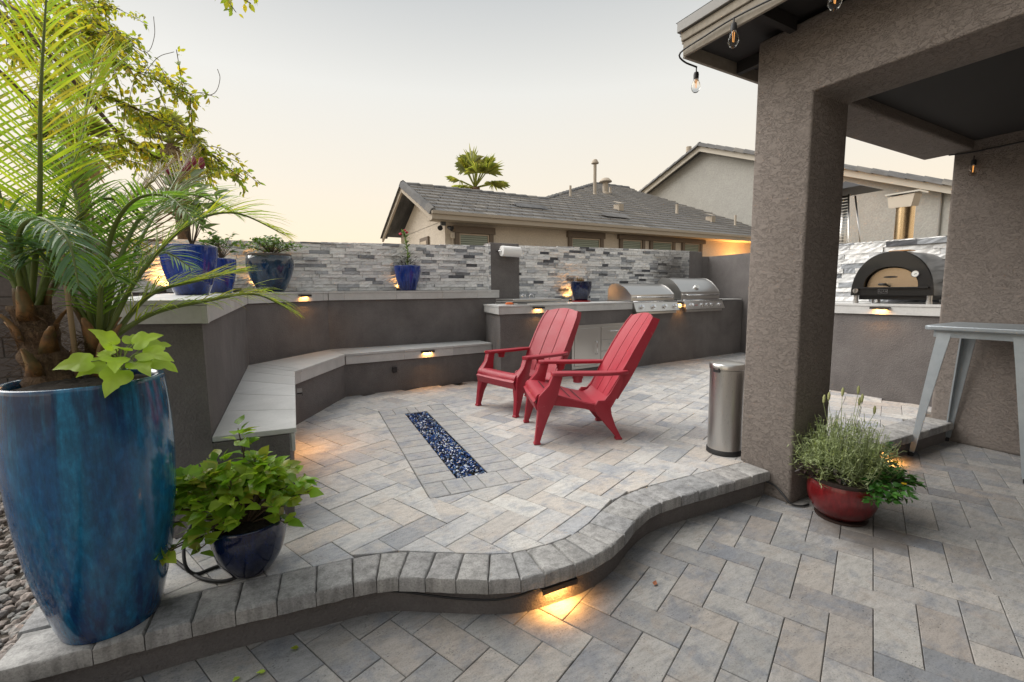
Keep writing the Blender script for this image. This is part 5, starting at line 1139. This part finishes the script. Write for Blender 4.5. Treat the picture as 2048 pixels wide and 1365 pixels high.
child(h1, 'wall', MB().prism([(3.55,9.3),(15.3,9.3),(15.3,12.7),(3.55,12.7)], LOW, 2.68).add([(3.55,9.3,2.67),(3.55,12.7,2.67),(3.55,11.0,3.5)], [(0,1,2)]), M_pale, fixn=False)
rp = lambda x, y, o=0: (x, y, ZE + .10 + K*(y-YE) + o)
def ridge_y(x):                               # where the front slope tops out
    return 11.02 if x < 7.2 else (11.02 + (x-7.2)*.78 if x < 12.2 else 14.9 - max(0, x-13.9)*2.9)
crs = .30/math.hypot(1, K)                    # courses of roof tiles, each course its own stepped strip
roof = child(h1, 'roof', MB().add([rp(X0+.06,YE), rp(X1,YE), rp(X1,10.0,-.03), rp(13.9,14.6,-.03), rp(12.2,14.6,-.03), rp(7.2,10.98,-.03), rp(X0+.06,10.98,-.03)], [(0,1,2,3,4,5,6)]).add([rp(X0+.06,11.0), (X0+.06,13.1,2.72), (7.2,13.1,2.72), rp(7.2,11.0)], [(0,3,2,1)]), M_rt)
for k in range(22):
    y0 = YE - .04 + k*crs; y1 = y0 + crs + .03; mb = MB(); xs = []
    x = X0 + (.15 if k % 2 else 0)
    while x < X1 - .1:
        xa, xb = max(x, X0+.02), min(x+.30, X1)
        if ridge_y((xa+xb)/2) > y0 + .1:
            yb = min(y1, ridge_y((xa+xb)/2)); f = (yb-y0)/(y1-y0); z = lambda x_, y_, o: (x_, y_, ZE+.10+K*(y_-YE)+o)
            mb.add([z(xa+.006,y0,.014), z(xb-.006,y0,.014), z(xb-.006,y0,.052), z(xa+.006,y0,.052), z(xa+.006,yb,.052-.034*f), z(xb-.006,yb,.052-.034*f)], [(3,2,5,4)]); mb.add([z(xa+.006,y0,.010), z(xb-.006,y0,.010), z(xb-.006,y0,.052), z(xa+.006,y0,.052)], [(0,1,2,3)], 1)
        x += .30
    if mb.v: tag(child(roof, 'tile_course', mb, [M_rt, M_rte]), kind='stuff')
def ridge_tiles(par, A, B, n, wd=.13, name='ridge_tile'):
    A, B = V(A), V(B); t = (B-A)/n; s = V((-t.y, t.x, 0)).normalized()*wd
    for k in range(n):
        p = A+t*k; q = p+t*1.06; l = .02
        child(par, name, MB().loft([[p-s+V((0,0,-.07)), p-s*.6+V((0,0,.03)), p+V((0,0,.07)), p+s*.6+V((0,0,.03)), p+s+V((0,0,-.07))], [q-s+V((0,0,-.07+l)), q-s*.6+V((0,0,.03+l)), q+V((0,0,.07+l)), q+s*.6+V((0,0,.03+l)), q+s+V((0,0,-.07+l))]]), M_rt)
ridge_tiles(roof, rp(X0+.1,11.02), rp(7.25,11.02), 12)
ridge_tiles(roof, rp(7.2,11.02), rp(12.2,14.9), 17)
ridge_tiles(roof, rp(12.2,14.9), rp(13.95,14.9), 5)
ridge_tiles(roof, rp(X0+.05,YE,.02), rp(X0+.05,11.0,.02), 8, .10, 'rake_tile'); ridge_tiles(roof, (X0+.05,13.1,2.74), rp(X0+.05,11.0,.02), 8, .10, 'rake_tile')
child(h1, 'fascia', MB().box((X0,YE-.04,ZE-.04),(X1,YE,ZE+.115)), M_fasc); child(h1, 'fascia', MB().box((X0-.004,YE-.075,ZE+.06),(X1,YE-.042,ZE+.118)), M_fasc)
child(h1, 'soffit', MB().box((X0+.06,YE+.002,ZE-.03),(X1,9.298,ZE-.012)), M_fasc)
child(h1, 'rake_board', MB().loft([[(X0,YE,2.60),(X0+.05,YE,2.60),(X0+.05,YE,2.75),(X0,YE,2.75)], [(X0,11.0,3.545),(X0+.05,11.0,3.545),(X0+.05,11.0,3.695),(X0,11.0,3.695)]]), M_fasc, fixn=True)
child(h1, 'rake_board', MB().loft([[(X0,13.1,2.58),(X0+.05,13.1,2.58),(X0+.05,13.1,2.72),(X0,13.1,2.72)], [(X0,11.003,3.545),(X0+.05,11.003,3.545),(X0+.05,11.003,3.695),(X0,11.003,3.695)]]), M_fasc, fixn=True)
def window(par, x0, x1, zt, tw=.10, head=.15, slats=9, heads=True, h_=1.1):
    """front window, top edge at zt, with wide painted surround, frame, glass and blind slats"""
    y = 9.3; zb = zt-h_
    if heads: child(par, 'window_head', MB().box((x0-tw-.04,y-.075,zt+.005),(x1+tw+.04,y+.02,zt+head)), M_trim)
    for a_, b_ in ((x0-tw, x0-.002),(x1+.002, x1+tw)): child(par, 'window_jamb', MB().box((a_,y-.06,zb),(b_,y+.02,zt+.004)), M_trim)
    wn = child(par, 'window', MB().box((x0+.03,y-.012,zb),(x1-.03,y+.02,zt-.03)), M_pane)
    fr_ = MB()
    for q in ((x0,x1,zt-.03,zt),(x0,x0+.03,zb,zt-.0305),(x1-.03,x1,zb,zt-.0305)): fr_.box((q[0],y-.03,q[2]),(q[1],y+.02,q[3]))
    child(wn, 'frame', fr_, M_wfr)
    for k in range(slats): z = zt-.06-k*.045; child(wn, 'blind_slat', MB().add([(x0+.034,y-.020,z-.016),(x1-.034,y-.020,z-.016),(x1-.034,y-.014,z+.016),(x0+.034,y-.014,z+.016)], [(0,1,2,3)]), M_slat)
window(h1, 3.86, 4.58, 2.42); window(h1, 6.86, 7.76, 2.47)
for a_, b_ in ((8.52,9.22),(9.62,10.4),(10.9,11.55)): window(h1, a_, b_, 2.50, heads=False)
child(h1, 'window_head', MB().box((8.36,9.21,2.506),(11.75,9.32,2.66-.04)), M_trim)
sw_ = child(h1, 'window', MB().box((3.50,10.3,1.2),(3.545,10.9,2.45)), M_trim); child(sw_, 'pane', MB().box((3.49,10.38,1.2),(3.498,10.82,2.36)), M_wfr)
for x, y, h, r_1 in ((10.25,12.55,1.05,.055),(11.1,13.0,.42,.10),(11.5,13.2,.22,.045),(8.6,11.7,.36,.035),(12.4,10.9,.34,.045),(14.2,10.0,.38,.035),(9.9,10.35,.0,.0)):
    if h == 0: continue
    zb = rp(x, y)[2]; v = child(roof, 'vent_pipe', MB().lathe([(r_1*1.6,-.1),(r_1*1.4,.03),(r_1,.06),(r_1,h)], (x,y,zb), 12), M_fasc, smooth=.6)
    if h > .4: child(v, 'cap', MB().lathe([(r_1*1.0,h-.02),(r_1*2.3,h-.01),(r_1*2.3,h+.02),(r_1*1.2,h+.12),(.001,h+.13)], (x,y,zb), 12), M_fasc, smooth=.6)
for x, y in ((9.55,10.55),(13.3,10.25)):
    zb = rp(x, y)[2]; child(roof, 'hooded_vent', MB().box((x-.09,y-.09,zb),(x+.09,y+.15,zb+.20)).add([(x-.18,y-.10,zb+.22),(x+.10,y-.10,zb+.22),(x+.10,y+.12,zb+.30),(x-.18,y+.12,zb+.30)], [(0,1,2,3)]), M_fasc)
for x, y in ((6.0,9.8),(8.6,9.62)): zb = rp(x, y)[2]; child(roof, 'roof_vent', MB().add([(x-.45,y-.12,zb+.03),(x+.45,y-.12,zb+.03),(x+.45,y+.12,zb+.16),(x-.45,y+.12,zb+.16)], [(0,1,2,3)]), M_rt)
cmr = thing('floodlight', 'small black twin-head security light under the neighbour eave', 'light', (3.5,9.2,2.6)); child(cmr, 'mount', MB().box((3.36,9.0,2.52),(3.46,9.06,2.60)), M_black)
for dx in (-.07,.09): child(cmr, 'head', MB().tube([(3.41+dx,8.99,2.49),(3.41+dx*1.6,8.90,2.45)], [.03,.055], 12), M_black, smooth=.7)
mtr = child(h1, 'cable_box', MB().box((3.66,9.22,2.30),(3.74,9.30,2.42)), M_pale); child(mtr, 'conduit', MB().tube([(3.70,9.26,2.30),(3.70,9.26,.5)], .012, 6), M_pale)
# the neighbour's lit wall lamp at the right end of that house
wl = thing('wall_lamp', 'lit warm wall lamp on the cream house near the right grill', 'light', (13.1, 9.2, 1.5)); child(wl, 'shade', MB().lathe([(.02,1.35),(.06,1.35),(.06,1.55),(.02,1.57)], (13.1,9.22,0), 12), M_dark, smooth=.6)
child(wl, 'lens', MB().lathe([(.05,1.571),(.05,1.575)], (13.1,9.22,0), 12), M_lens); child(wl, 'bracket', MB().box((13.07,9.22,1.43),(13.13,9.30,1.48)), M_dark)
lamp(wl, (13.1, 9.18, 1.60), (.1,.1), 45, (math.pi-.2, 0, 0), 175)

h2 = thing('two_storey_house', 'tall grey-cream gabled house behind the tile roof and the column', 'house', (18, 10, LOW))
X2 = 15.35; GZ = lambda y: 6.50 - abs(y-12.23)*(.385 if y > 12.23 else .40)
gy = [3.0, 12.23, 17.5]
child(h2, 'gable_wall', MB().loft([[(x,3.0,LOW),(x,17.5,LOW),(x,17.5,GZ(17.5)),(x,12.23,GZ(12.23)),(x,3.0,GZ(3.0))] for x in (X2, X2+8)]), M_pale2, fixn=True)
for ya, yb in ((12.23,17.9),(12.235,2.6)):
    child(h2, 'rake_board', MB().loft([[(X2-.32,y,GZ(y)-.09),(X2-.27,y,GZ(y)-.09),(X2-.27,y,GZ(y)+.12),(X2-.32,y,GZ(y)+.12)] for y in (ya, yb)]), Mat('cream_rake_paint', (.50,.46,.39), .8).m, fixn=True)
    child(h2, 'roof', MB().loft([[(X2-.26,y,GZ(y)+.02),(X2+8.3,y,GZ(y)+.02),(X2+8.3,y,GZ(y)+.16),(X2-.26,y,GZ(y)+.16)] for y in (ya, yb)]), M_rt, fixn=True)
    ridge_tiles(h2, (X2-.30, yb, GZ(yb)+.16), (X2-.30, ya, GZ(ya)+.16), 15 if yb > 12 else 25, .13, 'rake_tile')
child(h2, 'vent_pipe', MB().lathe([(.05,6.2),(.05,7.0),(.11,7.01),(.11,7.22),(.001,7.24)], (15.9,13.45,-.2), 10), M_fasc, smooth=.6)
child(h2, 'downpipe', MB().tube([(X2-.03,5.05,3.6),(X2-.03,5.05,1.0)], .03, 8), Mat('grey_downpipe', (.25,.24,.22), .7).m)

# ------------------------------------------------------------------ trees
L_tree = m_leaf('tree_leaf', [(.17,.23,.04), (.23,.29,.045), (.34,.33,.04), (.52,.40,.04), (.20,.26,.05)], .5, .6)
BR = [[(-2.89,6.86,4.59),(-2.11,6.23,3.92),(-1.49,5.7,3.35),(-1.05,5.32,3.2),(-.75,5.14,3.04),(-.35,4.77,2.8)],[(-2.11,6.23,3.92),(-1.45,5.78,3.26),(-1.26,5.65,3.03),(-1.0,5.37,2.87),(-.71,5.19,2.71),(-.4,4.87,2.45),(-.2,4.73,2.27),(-.06,4.52,2.11)],[(-1.45,5.78,3.26),(-1.23,5.84,2.91),(-1.06,5.84,2.69),(-.78,5.78,2.5),(-.48,5.59,2.34),(-.29,5.38,2.4)],[(-2.89,6.86,4.59),(-1.84,6.45,4.11),(-1.42,6.31,3.93),(-1.15,6.14,3.78),(-.93,5.88,3.57)],[(-2.11,6.23,3.92),(-1.49,5.37,3.44),(-1.11,4.9,3.2),(-.82,4.61,3.1)],[(-2.4,6.59,3.67),(-1.94,6.51,3.19),(-1.66,6.42,2.83),(-1.32,6.2,2.63),(-.97,5.99,2.47)],[(-2.89,6.86,4.59),(-1.53,5.71,4.2),(-.73,4.87,3.8),(-.14,4.28,3.46),(.08,4.02,3.26)],[(-2.11,6.23,3.92),(-2.04,6.76,3.84),(-1.88,6.86,3.54),(-1.65,6.82,3.32)],[(-2.89,6.86,4.59),(-2.18,7.16,4.59),(-1.71,7.11,4.51),(-1.14,6.77,4.29)]]
tree = thing('overhanging_tree', 'leafy tree reaching in from the upper left with thin drooping branches', 'tree', (-3.73, 7.42, LOW))
child(tree, 'trunk', MB().tube(spline([(-3.8,7.45,LOW),(-3.73,7.42,1.64),(-3.33,7.18,3.31),(-2.89,6.86,4.59)], 6), [.16-.004*i for i in range(19)], 10), M_wood, smooth=True)
r_ = rnd(91); lv = MB()
def twig_leaves(c, dens, size):
    for i in range(len(c)-1):
        seg = c[i+1]-c[i]; n_ = max(1, int(seg.length*dens))
        for k in range(n_):
            p = c[i].lerp(c[i+1], r_.random()); d = V((r_.gauss(0,.7), r_.gauss(0,.7), r_.gauss(-.25,.6))) + seg.normalized()*.5
            Lf = r_.uniform(*size); leaf(lv, p + d.normalized()*r_.uniform(.0,.04), d, V((r_.gauss(0,.5),r_.gauss(0,.5),1)), Lf, Lf*r_.uniform(.42,.58), 0, .2, .2, (0,.5,.42,0))
for bi, b in enumerate(BR):
    c = spline(b, 8); N = len(c); child(tree, 'branch', MB().tube(c, [max(.004, .026*(1-i/N)) for i in range(N)], 6), M_wood, smooth=True)
    tw = MB(); 
    for k in range(54 if bi != 6 else 10):
        s = .30+.70*r_.random(); i = min(N-2, int(s*(N-1))); p = c[i]; t = (c[i+1]-c[i]).normalized()
        d = (t*r_.uniform(.4,1.0) + V((r_.gauss(0,.6), r_.gauss(0,.6), r_.gauss(-.15,.45)))).normalized(); Lt = r_.uniform(.10,.34)
        q = spline([p, p+d*Lt*.5+V((0,0,.01)), p+d*Lt+V((0,0,-.06*r_.random()))], 4); tw.tube(q, .0028, 4, 0, False); twig_leaves(q, 84, (.034,.066))
    twig_leaves(c[int(N*.4):], 46, (.034,.062))
    tag(child(tree, 'twigs', tw, M_wood), kind='stuff')
for q in ([(-.35,4.77,2.8),(-.22,4.7,2.83),(-.17,4.62,2.92),(-.18,4.58,2.98)], [(-.93,5.88,3.57),(-.80,5.80,3.50),(-.72,5.7,3.62),(-.70,5.6,3.75)], [(-.75,5.14,3.04),(-.62,5.0,3.15),(-.5,4.95,3.2)], [(-.71,5.19,2.71),(-.66,5.1,2.5),(-.6,5.0,2.36)]):
    child(tree, 'bare_twig', MB().tube(spline(q, 5), .003, 4), M_wood)
# thick leafage higher in the crown, left of and above the picture
for k in range(30):
    p = V((-2.3+r_.gauss(0,.42), 6.35+r_.gauss(0,.45), 3.85+r_.gauss(0,.42))); d = V((r_.gauss(0,1), r_.gauss(0,1), r_.gauss(0,.6))).normalized(); q = [p, p+d*.25, p+d*.5]; twig_leaves(q, 80, (.035,.06))
tag(child(tree, 'leaves', lv, L_tree, smooth=True), kind='stuff')
L_fan = m_leaf('fan_palm_leaf', [(.19,.22,.06), (.27,.28,.08), (.38,.35,.11)], .5, .55); L_fand = m_leaf('dead_fan_leaf', [(.42,.33,.19), (.50,.39,.23), (.36,.27,.15)], .8, .45)
def fan_palm(label, c, rad, seed, ground=LOW, dead=14, n=30):
    r = rnd(seed); C = V(c); t = thing('fan_palm', label, 'palm', (C.x, C.y, ground), 0, 'fan palms beyond the wall')
    child(t, 'trunk', MB().tube([(C.x,C.y,ground),(C.x+.1,C.y,C.z*.5),(C.x,C.y,C.z)], [.26,.2,.2], 10), M_fibre, smooth=True)
    def fan(mb, d, L_, m=0):
        d = d.normalized(); s = d.cross(V((0,0,1))); s = s.normalized() if s.length > .1 else V((1,0,0)); up = s.cross(d); p0 = C + d*L_*.5; sgm = 22
        mb.tube([C, C+d*L_*.5], .02*rad, 4, 0, False)
        for k in range(sgm):
            a = -1.45+2.9*k/(sgm-1); q = (d*math.cos(a)+s*math.sin(a)).normalized(); ln = L_*.5*(.75+.25*math.cos(a))*r.uniform(.9,1.08); w_ = q.cross(up).normalized()*L_*.019
            e1 = p0+q*ln*.62; e2 = p0+q*ln + V((0,0,-ln*r.uniform(.05,.4))); mb.add([p0, e1-w_, e2, e1+w_], [(0,1,2),(0,2,3)])
    for k in range(n):
        a = r.uniform(0,6.28); e = r.uniform(-.25,1.45); mb = MB(); fan(mb, V((math.cos(a)*math.cos(e), math.sin(a)*math.cos(e), math.sin(e))), rad*r.uniform(.85,1.1)); child(t, 'frond', mb, L_fan)
    for k in range(dead):
        a = r.uniform(0,6.28); e = r.uniform(-1.3,-.5); mb = MB(); fan(mb, V((math.cos(a)*math.cos(e), math.sin(a)*math.cos(e), math.sin(e))), rad*r.uniform(.7,.95)); child(t, 'dead_frond', mb, L_fand)
fan_palm('fan palm crown rising behind the ridge of the tiled house', (8.20,17.84,5.5), 1.6, 1, dead=10, n=15)
fan_palm('shaggy fan palm behind the date palm, nearer the left edge', (-4.68,19.25,5.75), 1.25, 2, dead=20)
fan_palm('shaggy fan palm seen under the drooping branches, right of its twin', (-2.33,20.35,6.43), 1.25, 3, dead=20)
